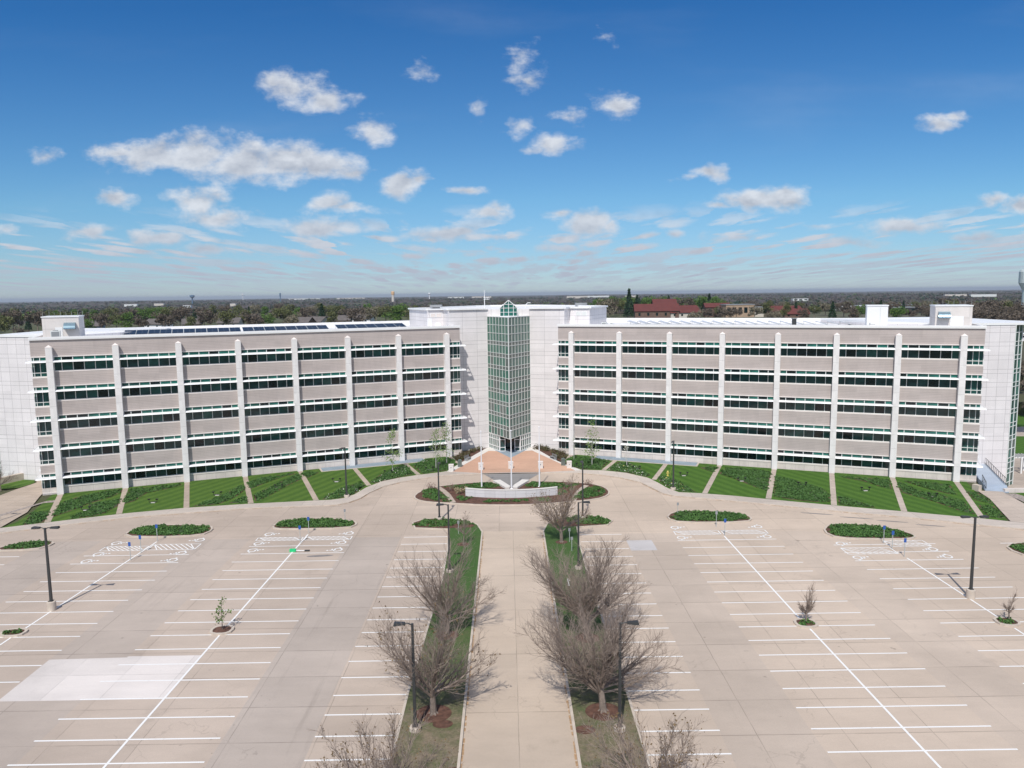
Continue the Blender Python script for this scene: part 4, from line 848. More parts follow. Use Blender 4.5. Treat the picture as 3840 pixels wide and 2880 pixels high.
    for i in range(8):
        q = wp(w, SP*i, 0); c = obj('column', COLM, bld); c.location = (q[0]-BX, q[1]-BY, 0); c.rotation_euler = (0, 0, R(WING[w][1]))
    # roof penthouses near the outer end
    m_ = MB(); bx(m_, 61.2 if w == 'L' else 61.1, 66.4, 5.2, 11.6, 24.1, 28.1, 'pent'); p_ = bpart('roof_penthouse', m_, w)
    m_ = MB(); bx(m_, 61.1 if w == 'L' else 61.0, 66.5, 5.1, 11.7, 28.1, 28.28, 'white'); o = obj('coping', m_, p_)
    m_ = MB(); n = 10; s0, s1 = (61.65, 63.3) if w == 'L' else (61.5, 63.2)
    pr = [(-1.25*math.sin(R(a)), 26.1+1.15*math.cos(R(a))) for a in range(0, 96, 12)]
    for (b0, z0), (b1, z1) in zip(pr, pr[1:]):
        a, b = sorted((s0*g, s1*g)); m_.face([(a, 5.2+b1, z1), (b, 5.2+b1, z1), (b, 5.2+b0, z0), (a, 5.2+b0, z0)], 'blue_metal')
    for s_ in (s0, s1): m_.face([(s_*g, 5.2, 26.1)] + [(s_*g, 5.2+b, z) for b, z in pr], 'blue_metal')
    obj('awning', m_, p_)
    m_ = MB(); a, b = (63.6, 64.6) if w == 'L' else (63.3, 65.2)
    bx(m_, a, b, 5.14, 5.199, 24.15, 26.5, 'white'); obj('door', m_, p_)
    m_ = MB(); bx(m_, 61.19 if w == 'L' else 61.09, 61.0+.05, 8, 8.4, 25.2, 27.0, 'dark') if False else None
    m_ = MB()
    for q in range(8):
        s_ = 61.3+(q % 4)*1.65; b_ = 5.4 if q < 4 else 11.3; m_.tube((s_*g, b_, 28.2), (s_*g, b_, 29.0), .025, .015, 4, 'galv')
    obj('lightning_rod', m_, p_)
m_ = MB(); m_.box(50.9, 54.1, 5.4, 9.4, 24.1, 28.2, 'white'); p_ = bpart('roof_penthouse', m_, 'R')
m_ = MB(); m_.box(50.8, 54.2, 5.3, 9.5, 28.2, 28.36, 'white'); m_.box(52.9, 53.0, 5.32, 5.39, 25, 28, 'frame'); obj('coping', m_, p_)
m_ = MB(); m_.box(51.35, 51.42, 4.9, 5.3, 24.2, 25.4, 'grey'); m_.box(51.35, 52.2, 4.9, 4.96, 25.1, 25.17, 'grey'); obj('roof_ladder', m_, p_)

# central block: stepped walls behind the inner wing ends, V front, tower in the notch
def cw(w, s_, b_): return wp(w, s_, b_)
TA, TQ, TC = (-3.85, 151.0), (.30, 143.3), (4.55, 150.6)
BACK = 196.0
BP = [TA, cw('L', -1.75, 4.5), cw('L', -1.75, 8.0), cw('L', 1.42, 8.0), cw('L', 1.42, 21.8), (-7.5, 186), (-4, 190), (4.8, 190), (8.3, 186), cw('R', 1.5, 20.8), cw('R', 1.5, 7.7), cw('R', -2.66, 7.7), cw('R', -2.66, 4.4), TC]
m_ = MB(); m_.prism(BP, 0, 28.0, 'white_panel', 'roof'); bpart('central_wall', m_)
m_ = MB()
for a, b in zip(BP[:-1], BP[1:]):
    d = Vector((b[0]-a[0], b[1]-a[1])); L_ = d.length; d /= L_; n_ = (-d.y, d.x)
    q = [(a[0]-n_[0]*.32-d.x*.1, a[1]-n_[1]*.32-d.y*.1), (b[0]-n_[0]*.32+d.x*.1, b[1]-n_[1]*.32+d.y*.1), (b[0]+n_[0]*.09+d.x*.1, b[1]+n_[1]*.09+d.y*.1), (a[0]+n_[0]*.09-d.x*.1, a[1]+n_[1]*.09-d.y*.1)]
    ar = sum(BP[i][0]*BP[(i+1) % len(BP)][1]-BP[(i+1) % len(BP)][0]*BP[i][1] for i in range(len(BP)))
    if ar < 0: q = [(a[0]+n_[0]*.32, a[1]+n_[1]*.32), (b[0]+n_[0]*.32, b[1]+n_[1]*.32), (b[0]-n_[0]*.09, b[1]-n_[1]*.09), (a[0]-n_[0]*.09, a[1]-n_[1]*.09)]
    m_.prism(q, 27.99, 28.28+.002*BP.index(a), 'white')
bpart('central_coping', m_)
for w, sr in (('L', ((-1.42, -.32), (-.22, .85))), ('R', ((-1.3, -.2), (-.1, .95)))):
    g = WING[w][2]; bb = 8.0 if w == 'L' else 7.7
    for (a, b), tint in zip(sr, ('cream', 'slate') if w == 'L' else ('frame', 'frame')):
        a, b = sorted((a*g, b*g)); m_ = MB(); m_.box(a, b, bb-.06, bb-.002, 26.55, 27.4, 'white'); m_.box(a+.08, b-.08, bb-.075, bb-.061, 26.63, 27.32, 'sill' if w == 'L' else 'frame')
        bpart('louvre', m_, w)
    m_ = MB(); a, b = sorted((.55*g, 1.5*g) if w == 'L' else (-2.4*g, -1.55*g)); m_.box(a, b, bb-.05, bb-.003, 24.2, 26.4, 'white'); bpart('roof_door', m_, w)
# entrance tower
ZR = [3.3, 4.85, 5.62, 7.2, 7.9, 9.55, 10.28, 11.85, 12.56, 14.18, 14.94, 16.5, 17.2, 18.85, 19.6, 21.2, 21.92, 23.45, 25.05, 26.6]
fr, gl = MB(), MB()
for (A_, B_, gm) in ((TA, TQ, 't_left'), (TQ, TC, 't_right')):
    d = Vector((B_[0]-A_[0], B_[1]-A_[1])); L_ = d.length; d /= L_; nn = Vector((d.y, -d.x))
    zr = ZR
    for i in range(8):
        t_ = i/7; x, y = A_[0]+d.x*L_*t_, A_[1]+d.y*L_*t_; wd = .038 if 0 < i < 7 else .07
        q = [(x-d.x*wd, y-d.y*wd), (x-d.x*wd+nn.x*.09, y-d.y*wd+nn.y*.09), (x+d.x*wd+nn.x*.09, y+d.y*wd+nn.y*.09), (x+d.x*wd, y+d.y*wd)]
        fr.prism(q, 3.25, 26.64, 'frame')
    for q_, z in enumerate(zr):
        a = (A_[0]+nn.x*.002, A_[1]+nn.y*.002); b = B_
        q = [(A_[0], A_[1]), (A_[0]+nn.x*.084, A_[1]+nn.y*.084), (B_[0]+nn.x*.084, B_[1]+nn.y*.084), (B_[0], B_[1])]
        fr.prism(q, z-.042, z+.042, 'frame')
    for r_ in range(len(zr)-1):
        short = (zr[r_+1]-zr[r_]) < 1.0
        for i in range(7):
            a = Vector(A_)+d*(L_*i/7)+nn*.02; b = Vector(A_)+d*(L_*(i+1)/7)+nn*.02; j = rw.uniform(-.012, .012)
            row = (r_ // 2) % 2
            gm2 = 't_span' if short or (row == 0 and r_ < 15 and gm == 't_left' and rw.random() < .55) else gm
            gl.face([(a.x+nn.x*j, a.y+nn.y*j, zr[r_]), (b.x-nn.x*j, b.y-nn.y*j, zr[r_]), (b.x, b.y, zr[r_+1]), (a.x, a.y, zr[r_+1])], gm2)
bpart('tower_frame', fr); 
for n_ in ('t_left', 't_right', 't_span'): gl.mat(n_)
bpart('tower_glass', gl)
m_ = MB(); m_.prism([TA, TQ, TC, (TC[0], 153), (TA[0], 153)], 26.58, 26.72, 'roof'); m_.prism([(TA[0]+.05, TA[1]-.03), (TQ[0], TQ[1]+.12), (TC[0]-.05, TC[1]-.03), (.35, 152)], 3.18, 3.26, 'white'); bpart('tower_roof', m_)
# lantern on top
m_ = MB(); g_ = MB(); x0, x1, yf, yb = -1.25, 2.05, 146.6, 154.0; xm = (x0+x1)/2; ze, zk = 28.35, 29.75
g_.face([(x0, yf, 26.7), (x1, yf, 26.7), (x1, yf, ze), (xm, yf, zk), (x0, yf, ze)], 'g_teal')
g_.face([(x0, yb, 26.7), (x0, yf, 26.7), (x0, yf, ze), (x0, yb, ze)], 'g_teal'); g_.face([(x1, yf, 26.7), (x1, yb, 26.7), (x1, yb, ze), (x1, yf, ze)], 'g_teal')
g_.face([(x0, yf, ze), (xm, yf, zk), (xm, yb, zk), (x0, yb, ze)], 'frame'); g_.face([(xm, yf, zk), (x1, yf, ze), (x1, yb, ze), (xm, yb, zk)], 'frame')
lf = MB()
for x in (x0, x0+.72, xm, x1-.72, x1):
    zt = ze+(zk-ze)*(1-abs(x-xm)/(xm-x0)); lf.box(x-.05, x+.05, yf-.07, yf-.004, 26.7, zt-.02, 'white')
for z in (26.75, 27.5, 28.3): lf.box(x0, x1, yf-.066, yf-.003, z-.04, z+.04, 'white')
lf.box(x0+.4, x1-.4, yf-.062, yf-.002, 29.0-.04, 29.04, 'white')
lf.tube((x0-.1, yf-.05, ze-.06), (xm, yf-.05, zk+.05), .09, .09, 4, 'white'); lf.tube((xm, yf-.05, zk+.05), (x1+.1, yf-.05, ze-.06), .09, .09, 4, 'white')
L_o = bpart('lantern', lf); obj('glass', g_, L_o, mats=['g_teal', 'frame'] if False else None)
# vestibule under the tower
m_ = MB(); v_ = MB()
v_.prism([(-2.3, 149.6), (3.0, 149.3), (3.0, 152), (-2.3, 152)], 0.13, 3.2, 'g_black')
for (A_, B_) in ((TA, (-1.75, 147.3)), ((2.4, 147.0), TC)):
    if A_ is not TA: d_ = bpart('entrance_door', m_); m_ = MB()
    d = Vector((B_[0]-A_[0], B_[1]-A_[1])); L_ = d.length; d /= L_; nn = Vector((d.y, -d.x))
    n_ = 5
    for i in range(n_+1):
        x, y = A_[0]+d.x*L_*i/n_, A_[1]+d.y*L_*i/n_; w_ = .06 if i % 2 else .1
        m_.prism([(x-d.x*w_, y-d.y*w_), (x-d.x*w_+nn.x*.1, y-d.y*w_+nn.y*.1), (x+d.x*w_+nn.x*.1, y+d.y*w_+nn.y*.1), (x+d.x*w_, y+d.y*w_)], .12, 3.2, 'white')
    for z in (.2, .95, 2.35, 3.15): m_.prism([A_, (A_[0]+nn.x*.09, A_[1]+nn.y*.09), (B_[0]+nn.x*.09, B_[1]+nn.y*.09), B_], z-.06, z+.06, 'white')
    a, b = Vector(A_), Vector(B_); v_.face([(a.x, a.y, .12), (b.x, b.y, .12), (b.x, b.y, 3.2), (a.x, a.y, 3.2)], 't_right')
bpart('entrance_door', m_)
for x0, x1 in ((-1.7, -.55), (1.25, 2.35)):
    y = 147.25; m_ = MB()
    for a, b in ((x0, x0+.12), (x1-.12, x1)): m_.box(a, b, y-.06, y+.06, .13, 3.15, 'white')
    for z in (.13, .85, 2.4, 3.05): m_.box(x0+.002, x1-.002, y-.057, y+.057, z, z+.1, 'white')
    v_.face([(x0, y, .13), (x1, y, .13), (x1, y, 3.1), (x0, y, 3.1)], 'g_dark')
    d_ = bpart('entrance_door', m_)
obj('glass', v_, d_)
# end blocks behind the outer wing ends
for sgn, nm in ((-1, 'L'), (1, 'R')):
    m_ = MB()
    if sgn < 0:
        q = [(-96, 129.9), (-76, 127.2), (-66, 160), (-86, 164)]; m_.prism([(-88.3, 129.9), (-77.5, 127.6), (-68, 152), (-86, 156)], 0, 24.75, 'white_panel_end', 'roof')
    else: m_.prism([(78.3, 127.9), (86.2, 127.9), (86.2, 160), (66, 160), (68.5, 140)], -3.4, 24.75, 'white_panel_end', 'roof')
    bpart('end_block', m_)
    m_ = MB()
    if sgn < 0: m_.prism([(-88.45, 129.8), (-77.4, 127.45), (-77.2, 128), (-88.3, 130.5)], 24.75, 25.1, 'white'); m_.prism([(-88.4, 131), (-67.4, 150.9), (-67.2, 152.4), (-88.6, 156.6)], 24.74, 25.08, 'white')
    else: m_.prism([(78.2, 127.8), (92.5, 127.8), (92.5, 128.3), (78.2, 128.3)], 24.75, 25.12, 'white'); m_.prism([(78, 128.4), (92.4, 128.4), (92.4, 160), (66, 160), (68.6, 141)], 24.74, 25.08, 'white')
    bpart('coping', m_)
    # glazed corner strip
    m_ = MB(); g_ = MB()
    x0, y0, x1, y1 = (86.2, 127.9, 88.7, 129.85) if sgn > 0 else (-93, 134.5, -88.3, 129.9)
    z0 = -3.4 if sgn > 0 else 0
    zs = [z for z in ([-2.6, -1.0, -.2] if sgn > 0 else []) + [.9, 1.7]+ZR if z < 24.7] + [24.74]
    n_ = 2
    for i in range(n_+1):
        x, y = x0+(x1-x0)*i/n_, y0+(y1-y0)*i/n_; m_.box(x-.07, x+.07, y-.1, y+.02, z0, 24.74, 'frame')
    for z in zs: m_.prism([(x0, y0), (x0+.02, y0-.08), (x1+.05, y1-.08), (x1, y1)], z-.055, z+.055, 'frame')
    pz = [z0]+zs
    for a, b in zip(pz, pz[1:]):
        for i in range(n_):
            xa, ya, xb, yb_ = x0+(x1-x0)*i/n_, y0+(y1-y0)*i/n_, x0+(x1-x0)*(i+1)/n_, y0+(y1-y0)*(i+1)/n_
            g_.face([(xa, ya, a), (xb, yb_, a), (xb, yb_, b), (xa, ya, b)], 'g_dark2' if rw.random() < .6 else 'g_teal')
    f_ = bpart('corner_window', m_); obj('glass', g_, f_)
    m_ = MB()
    if sgn > 0: m_.prism([(86.21, 128.0), (88.6, 129.9), (91, 160), (86.21, 160)], -3.4, 24.73, 'g_dark2', 'roof')
    else: m_.prism([(-92.9, 134.6), (-88.31, 130.05), (-86.1, 156), (-92, 158)], 0, 24.73, 'g_dark2', 'roof')
    bpart('end_block', m_)
# white lantern like porch light at both wing ends
for w in 'LR':
    q = wp(w, LEN+.5, 4.5); m_ = MB(); m_.lathe([(.02, 0), (.14, 0), (.14, 3.0), (.30, 3.05), (.30, 3.3), (.16, 3.7), (.03, 4.9)], 10, 'white')
    o = obj('finial', m_, bld, (q[0]-BX, q[1]-BY, .1))

# ---------- roof equipment standing on the building
def panel_mesh(w_, d_, tilt):
    m_ = MB(); h = d_*math.sin(R(tilt)); c = d_*math.cos(R(tilt))
    m_.v += [(-w_/2, 0, .25), (w_/2, 0, .25), (w_/2, c, .25+h), (-w_/2, c, .25+h)]; m_.f.append((0, 1, 2, 3)); m_.mi.append(m_.mat('pv'))
    m_.face([(-w_/2, c, .2+h), (w_/2, c, .2+h), (w_/2, 0, .2), (-w_/2, 0, .2)], 'grey')
    for x in (-w_/2, w_/2): m_.tube((x, 0, .24), (x, c, .24+h), .03, .03, 4, 'galv')
    for y in (.1, c-.1):
        for x in (-w_/2+.2, w_/2-.2): m_.tube((x, y, 0), (x, y, .2+h*y/c), .03, .03, 4, 'galv')
    return m_
m, t, b = newmat('photovoltaic'); MT['pv'] = m
s = nd('ShaderNodeSeparateXYZ', t); lk(nd('ShaderNodeTexCoord', t).outputs['Object'], s.inputs[0], t)
k = mth('MAXIMUM', lines(t, s.outputs[0], 1.02, .04, .02), lines(t, s.outputs[1], 1.65, .05, .02), tree=t)
lk(ramp(t, k, [(0, (.008, .012, .020)), (1, (.16, .17, .19))]), b.inputs['Base Color'], t); b.inputs['Roughness'].default_value = .32
pm = panel_mesh(2.0, 4.0, 9); pm = pm.mesh('solar_panel')
first = True
for (s0, n_) in ((3.2, 7), (19.5, 8), (36.5, 7), (51.0, 3)):
    for i in range(n_):
        s_ = s0+i*2.08; q = wp('L', s_, 21.5); ORD = ('first', 'second', 'third', 'fourth', 'fifth', 'sixth', 'seventh', 'eighth'); o = obj('solar_panel', pm, None, (q[0], q[1], 24.12), R(WING['L'][1]))
        tag(o, 'blue solar panel, %s from the right, %s group on the left wing roof' % (ORD[i], {3.2: 'innermost', 19.5: 'second', 36.5: 'third', 51.0: 'outermost'}[s0]), 'solar panel', 'solar panels on the left wing roof')
_pm = panel_mesh(3.6, 2.2, 16); _pm.ms[0] = 'pv_painted_glare'; MT['pv_painted_glare'] = plain('panel_painted_glare', (.62, .63, .66), .35, .06)  # pale colour stands in for sky and sun glare on these panels
pm2 = _pm.mesh('solar_panel')
for i in range(20):
    q = wp('R', 7.5+i*2.2, 24.5); o = obj('solar_panel', pm2, None, (q[0], q[1], 24.12), R(WING['R'][1]+90))
    tag(o, 'solar panel with painted pale glare, %s from the left, saw toothed row, right wing roof' % 'first second third fourth fifth sixth seventh eighth ninth tenth eleventh twelfth thirteenth fourteenth fifteenth sixteenth seventeenth eighteenth nineteenth twentieth'.split()[i], 'solar panel', 'solar panels on the right wing roof')
def dish(loc, label):
    e_ = empty('satellite_dish', loc, R(20)); tag(e_, label, 'satellite dish', None)
    m_ = MB(); pr = [(.02, 0), (.25, .03), (.45, .10), (.62, .2)]; m_.lathe(pr, 16, 'white'); o = obj('reflector', m_, e_); o.rotation_euler = (R(65), 0, 0); o.location = (0, 0, .9)
    m_ = MB(); m_.tube((0, 0, 0), (0, 0, .9), .05, .05, 6, 'galv'); m_.tube((-.4, -.3, .02), (.4, .3, .02), .04, .04, 4, 'galv'); obj('mast', m_, e_)
q = wp('L', .2, 5.2); dish((q[0], q[1], 24.12), 'white satellite dish on the left wing roof beside the central block')
def hvac(loc, rz, sx, sy, sz, label):
    e_ = empty('air_conditioner', loc, rz); tag(e_, label, 'air conditioner')
    m_ = MB(); m_.box(-sx/2, sx/2, -sy/2, sy/2, .15, sz, 'frame'); obj('casing', m_, e_)
    m_ = MB(); m_.box(-sx/2+.1, sx/2-.1, -sy/2-.02, -sy/2-.003, .3, sz-.15, 'grey'); obj('grille', m_, e_)
    m_ = MB(); m_.lathe([(.3*sx, sz), (.3*sx, sz+.08), (.24*sx, sz+.1)], 14, 'grey'); obj('fan_guard', m_, e_)
q = wp('R', 5.2, 5.0); hvac((q[0], q[1], 24.12), R(-22), 1.0, .8, 1.25, 'pale rooftop air conditioner at the central block, left of a smaller one')
q = wp('R', 6.5, 5.2); hvac((q[0], q[1], 24.12), R(-22), .8, .8, 1.0, 'smaller pale rooftop air conditioner right of the larger one beside the central block')
q = wp('L', 64.4, 3.9); hvac((q[0], q[1], 24.12), R(22), 1.3, .9, 1.9, 'dark fronted air conditioner below the blue awning of the left wing penthouse')
q = wp('R', 39.3, 6.5); e_ = empty('roof_vent', (q[0], q[1], 24.12)); tag(e_, 'dark upright roof vent box on the right wing roof behind the solar panels', 'roof vent')
m_ = MB(); m_.box(-.3, .3, -.3, .3, 0, 1.9, 'dark'); obj('casing', m_, e_); m_ = MB(); m_.box(-.4, .4, -.4, .4, 1.9, 2.0, 'grey'); obj('cap', m_, e_)
q = wp('L', 7.6, 6.0); e_ = empty('roof_vent', (q[0], q[1], 24.12)); tag(e_, 'short pale flared roof vent at the inner end of the left wing roof', 'roof vent')
m_ = MB(); m_.lathe([(.35, 0), (.3, .5), (.16, .9), (.2, 1.05)], 12, 'grey'); obj('pipe', m_, e_)
e_ = empty('antenna_mast', (-4.7, 164, 28.0)); tag(e_, 'white antenna mast with a short cross arm on the central roof', 'antenna')
m_ = MB(); m_.tube((0, 0, 0), (0, 0, 3.9), .09, .05, 6, 'white'); obj('pole', m_, e_); m_ = MB(); m_.tube((-.2, 0, 1.9), (1.0, 0, 1.9), .05, .05, 4, 'white'); m_.tube((-.2, 0, 2.25), (1.0, 0, 2.25), .05, .05, 4, 'white')
for x in (.3, .65, 1.0): m_.tube((x, 0, 1.9), (x, 0, 2.25), .04, .04, 4, 'white')
obj('cross_arm', m_, e_)
e_ = empty('roof_ventilator', (-15.5, 168, 28.0)); tag(e_, 'low grey roof ventilator on the left edge of the central roof', 'roof vent'); m_ = MB(); m_.box(-1.3, 1.3, -1, 1, .3, .8, 'grey'); obj('hood', m_, e_); m_ = MB(); m_.box(-.8, .8, -.6, .6, 0, .3, 'grey'); obj('curb', m_, e_)
e_ = empty('roof_ventilator', (16.8, 172, 28.0)); tag(e_, 'low grey roof ventilator on the right half of the central roof', 'roof vent'); m_ = MB(); m_.box(-1.3, 1.3, -1, 1, .3, .8, 'grey'); obj('hood', m_, e_); m_ = MB(); m_.box(-.8, .8, -.6, .6, 0, .3, 'grey'); obj('curb', m_, e_)
e_ = empty('vent_pipe', (3.9, 158, 28.0)); tag(e_, 'white bent vent pipe just right of the glass lantern', 'vent pipe'); m_ = MB(); m_.tube((0, 0, 0), (.1, 0, .7), .07, .07, 6, 'white'); m_.tube((.1, 0, .7), (.5, 0, 1.1), .07, .07, 6, 'white'); m_.tube((.5, 0, 1.1), (1.1, 0, 1.1), .07, .07, 6, 'white'); obj('pipe', m_, e_)

# ---------- steps, patio and low walls at the right end; retaining wall at the left
mb = MB(); sx = R(-22.085)
stp = MB()
for k in range(5):
    b0 = -4.6+k*.36
    stp.prism([wp('R', LEN+.25, b0), wp('R', LEN+3.4, b0), wp('R', LEN+3.4, b0+.36), wp('R', LEN+.25, b0+.36)], -3.5, .15*(k+1), 'bluish')
stp.prism([wp('R', LEN+.25, -2.8), wp('R', LEN+3.4, -2.8), wp('R', LEN+3.4, 13), wp('R', LEN+.25, 13)], -3.5, .78, 'bluish')
o = obj('outdoor_stairs', stp); tag(o, 'blue grey steps and raised deck beside the right end of the building', 'stairs')
def railing(p0, p1, n_, z0, z1, label):
    e_ = empty('railing', (p0[0], p0[1], z0)); tag(e_, label, 'railing')
    d = Vector((p1[0]-p0[0], p1[1]-p0[1], z1-z0))
    for i in range(n_+1):
        m_ = MB(); q = d*(i/n_); m_.tube(q, q+Vector((0, 0, 1.05)), .035, .035, 4, 'dark'); obj('post', m_, e_)
    m_ = MB()
    for h in (.15, 1.05): m_.tube(Vector((0, 0, h)), d+Vector((0, 0, h)), .04, .04, 4, 'dark')
    obj('rail', m_, e_)
railing(wp('R', LEN+3.3, -2.7), wp('R', LEN+3.3, 12.8), 12, .78, .78, 'dark metal railing along the outer side of the blue grey steps')
railing(wp('R', LEN+.4, -4.4), wp('R', LEN+.4, -1.2), 4, .3, .78, 'short dark metal railing on the building side of the blue grey steps')
m_ = MB(); m_.prism([(75.6, 112.2), (100, 112.2), (100, 112.7), (75.6, 112.7)], -3.5, .55, 'base_panel')
tag(obj('low_wall', m_), 'low tan retaining wall right of the blue grey steps above the right lawn corner', 'low wall')
m_ = MB(); m_.prism([(71.6, 113.9), (72.0, 112.9), (72.6, 113.1), (72.3, 114.2)], -.05, .95, 'curb'); tag(obj('end_pier', m_), 'short tan pier at the foot of the building side railing', 'pier')
m_ = MB(); m_.flat([(79.3, 112.8), (139, 112.8), (139, 204), (92, 204), (92, 161), (89.8, 131.2), (86.4, 127.8), (79.3, 127.8)], -3.37)
struct(obj('patio', m_, mats=['strip']))
m_ = MB(); m_.flat([(94, 150), (139, 150), (139, 171), (96, 175)], -3.35); m_.flat([(93.5, 182), (139, 186), (139, 204), (92.5, 204)], -3.35); struct(obj('lawn', m_, mats=['lawn_r']))
e_ = empty('pergola', (93.6, 137.5, -3.37)); tag(e_, 'white garden pergola at the right edge beyond the glass corner', 'pergola')
for x, y in ((0, 0), (1.8, 0), (3.6, 0), (0, 2), (3.6, 2)):
    m_ = MB(); m_.box(x-.12, x+.12, y-.12, y+.12, 0, 2.9, 'white'); obj('post', m_, e_)
m_ = MB()
for y in (0, 2): m_.box(-.5, 4.1, y-.06, y+.06, 2.9, 3.12, 'white')
for i in range(8): m_.box(-.3+i*.6, -.22+i*.6, -.5, 2.5, 3.12, 3.28, 'white')
obj('roof_slats', m_, e_)
m_ = MB(); m_.prism([(-92, 131.2), (-83.6, 131.0), (-83.4, 129.8), (-85.8, 124.6), (-88.8, 120.4), (-92, 118.8)][::1], -.05, .02, 'gravel')
m_.prism([(-83.3, 130.2), (-84.0, 130.4), (-86.5, 125.0), (-90.0, 120.5), (-92, 119.6), (-92, 118.9), (-89.6, 119.9), (-85.9, 124.6)], 0, 1.25, 'curb')
tag(obj('retaining_wall', m_), 'curved low stone garden wall at the left end of the building', 'retaining wall')

# ------------------------------------------------------------------ entrance furniture
def arcpt(x): return 112.55+(x-AX)**2*.0285
m_ = MB(); xs = [AX-7.1+14.2*i/18 for i in range(19)]
m_.prism([(x, arcpt(x)) for x in xs] + [(x, arcpt(x)+.42) for x in xs[::-1]], .05, 1.28, 'signwall')
MT['signwall'] = panelmat('sign_wall_panel', (.66, .645, .65), [.72], 10, 1.58, .03, .62)
cwl = empty('curved_wall', (0, 0, 0)); tag(cwl, 'long curved low white panelled wall on the oval island in front of the flagpoles', 'low wall'); obj('wall', m_, cwl)
m_ = MB(); m_.prism([(x, arcpt(x)-.05) for x in xs] + [(x, arcpt(x)+.47) for x in xs[::-1]], 1.28, 1.37, 'pale'); obj('coping', m_, cwl)
for sg, l in ((1, 'white slanted low wall left of the centre flagpole on the oval island'), (-1, 'white slanted low wall right of the centre flagpole on the oval island')):
    f_ = lambda x: x if sg > 0 else 2*AX-x
    m_ = MB(); m_.prism([(f_(-2.6), 122.5), (f_(-1.4), 122.9), (f_(.28), 118.6), (f_(.1), 117.9), (f_(-.55), 117.9)], 0, .45, 'pale'); tag(obj('low_wall', m_), l, 'low wall')
def flagpole(x, y, h, label):
    e_ = empty('flagpole', (x, y, .1)); tag(e_, label, 'flagpole', 'flagpoles before the entrance')
    m_ = MB(); m_.tube((0, 0, 0), (0, 0, h), .13, .06, 10, 'white_pole'); obj('pole', m_, e_)
    m_ = MB(); m_.lathe([(.02, h), (.11, h+.05), (.13, h+.13), (.10, h+.22), (.02, h+.26)], 10, 'white_pole'); obj('finial', m_, e_)
    m_ = MB(); m_.lathe([(.26, 0), (.26, .06), (.15, .14)], 12, 'white_pole'); obj('base', m_, e_)
flagpole(-4.35, 119.3, 9.0, 'leftmost of the three bare white flagpoles'); flagpole(.44, 118.1, 9.3, 'middle one of the three bare white flagpoles, at the tip of the grey paving'); flagpole(4.95, 119.2, 9.6, 'rightmost of the three bare white flagpoles')
for x, y, l in ((-10.1, 130.9, 'square pale stone pillar beside the trash bin left of the plaza'), (-4.9, 131.7, 'square pale stone pillar on the plaza behind the left flagpole'), (.4, 132.4, 'square pale stone pillar on the plaza behind the middle flagpole'), (5.7, 132.3, 'square pale stone pillar on the plaza behind the right flagpole'), (10.8, 132.2, 'square pale stone pillar beside the trash bin right of the plaza')):
    e_ = empty('bollard', (x, y, .12)); tag(e_, l, 'bollard', 'stone pillars across the plaza')
    m_ = MB(); m_.box(-.42, .42, -.42, .42, 0, 1.12, 'pale'); obj('pillar', m_, e_); m_ = MB(); m_.box(-.45, .45, -.45, .45, 1.12, 1.2, 'sill'); obj('cap', m_, e_)
    m_ = MB(); m_.tube((0, -.43, .72), (0, -.47, .72), .07, .07, 8, 'dark'); obj('light', m_, e_)
MT['bin'] = plain('bin_green_grey', (.13, .16, .145), .5, .1)
for x, y, l in ((-8.8, 134.3, 'dark grey trash bin with a domed lid left of the plaza'), (9.9, 134.3, 'green grey trash bin with a domed lid right of the plaza')):
    e_ = empty('trash_bin', (x, y, .12)); tag(e_, l, 'trash bin')
    m_ = MB(); m_.box(-.36, .36, -.36, .36, 0, .95, 'bin'); obj('body', m_, e_)
    m_ = MB(); pr = [(-.4*math.cos(R(a)), .95+.34*math.sin(R(a))) for a in range(0, 181, 20)]
    for (a, z0), (b, z1) in zip(pr, pr[1:]): m_.face([(a, -.4, z0), (b, -.4, z1), (b, .4, z1), (a, .4, z0)][::-1], 'bin')
    for y_ in (-.4, .4): m_.face([(a, y_, z) for a, z in pr], 'bin')
    obj('lid', m_, e_)
for x, y, rz, l in ((-7.6, 139.6, 66, 'dark grey metal bench left of the plaza by the mulch bed'), (8.4, 139.6, -66, 'dark grey metal bench right of the plaza by the mulch bed')):
    e_ = empty('bench', (x, y, .12), R(rz)); tag(e_, l, 'bench')
    m_ = MB()
    for i in range(4): m_.box(-.9, .9, -.24+i*.13, -.14+i*.13, .42, .46, 'grey')
    obj('seat', m_, e_); m_ = MB()
    for i in range(3): m_.box(-.9, .9, .28, .32, .55+i*.13, .64+i*.13, 'grey')
    obj('backrest', m_, e_)
    for x_ in (-.8, .8): m_ = MB(); m_.box(x_-.04, x_+.04, -.25, .3, 0, .42, 'grey'); m_.box(x_-.035, x_+.035, .26, .3, .4, .9, 'grey'); obj('leg', m_, e_)
e_ = empty('hydrant', (26.9, 125.2, .1)); tag(e_, 'pale yellow fire hydrant on the striped lawn near the right pavement bend', 'fire hydrant')
m_ = MB(); m_.lathe([(.2, 0), (.2, .06), (.13, .08), (.13, .62), (.18, .64), (.17, .74), (.10, .86), (.03, .92)], 12, 'yellow'); obj('barrel', m_, e_)
for x_ in (-1, 1): m_ = MB(); m_.tube((x_*.1, 0, .5), (x_*.26, 0, .5), .08, .08, 8, 'yellow'); obj('nozzle', m_, e_)
m_ = MB(); m_.tube((.45, .2, 0), (.65, .25, 1.4), .015, .015, 4, 'yellow'); obj('marker_rod', m_, e_)
e_ = empty('hydrant', (6.2, 77.5, .14)); tag(e_, 'white fire hydrant on the right median among the bare trees', 'fire hydrant')
m_ = MB(); m_.lathe([(.17, 0), (.12, .06), (.12, .5), (.16, .52), (.09, .7), (.03, .75)], 10, 'white'); obj('barrel', m_, e_)
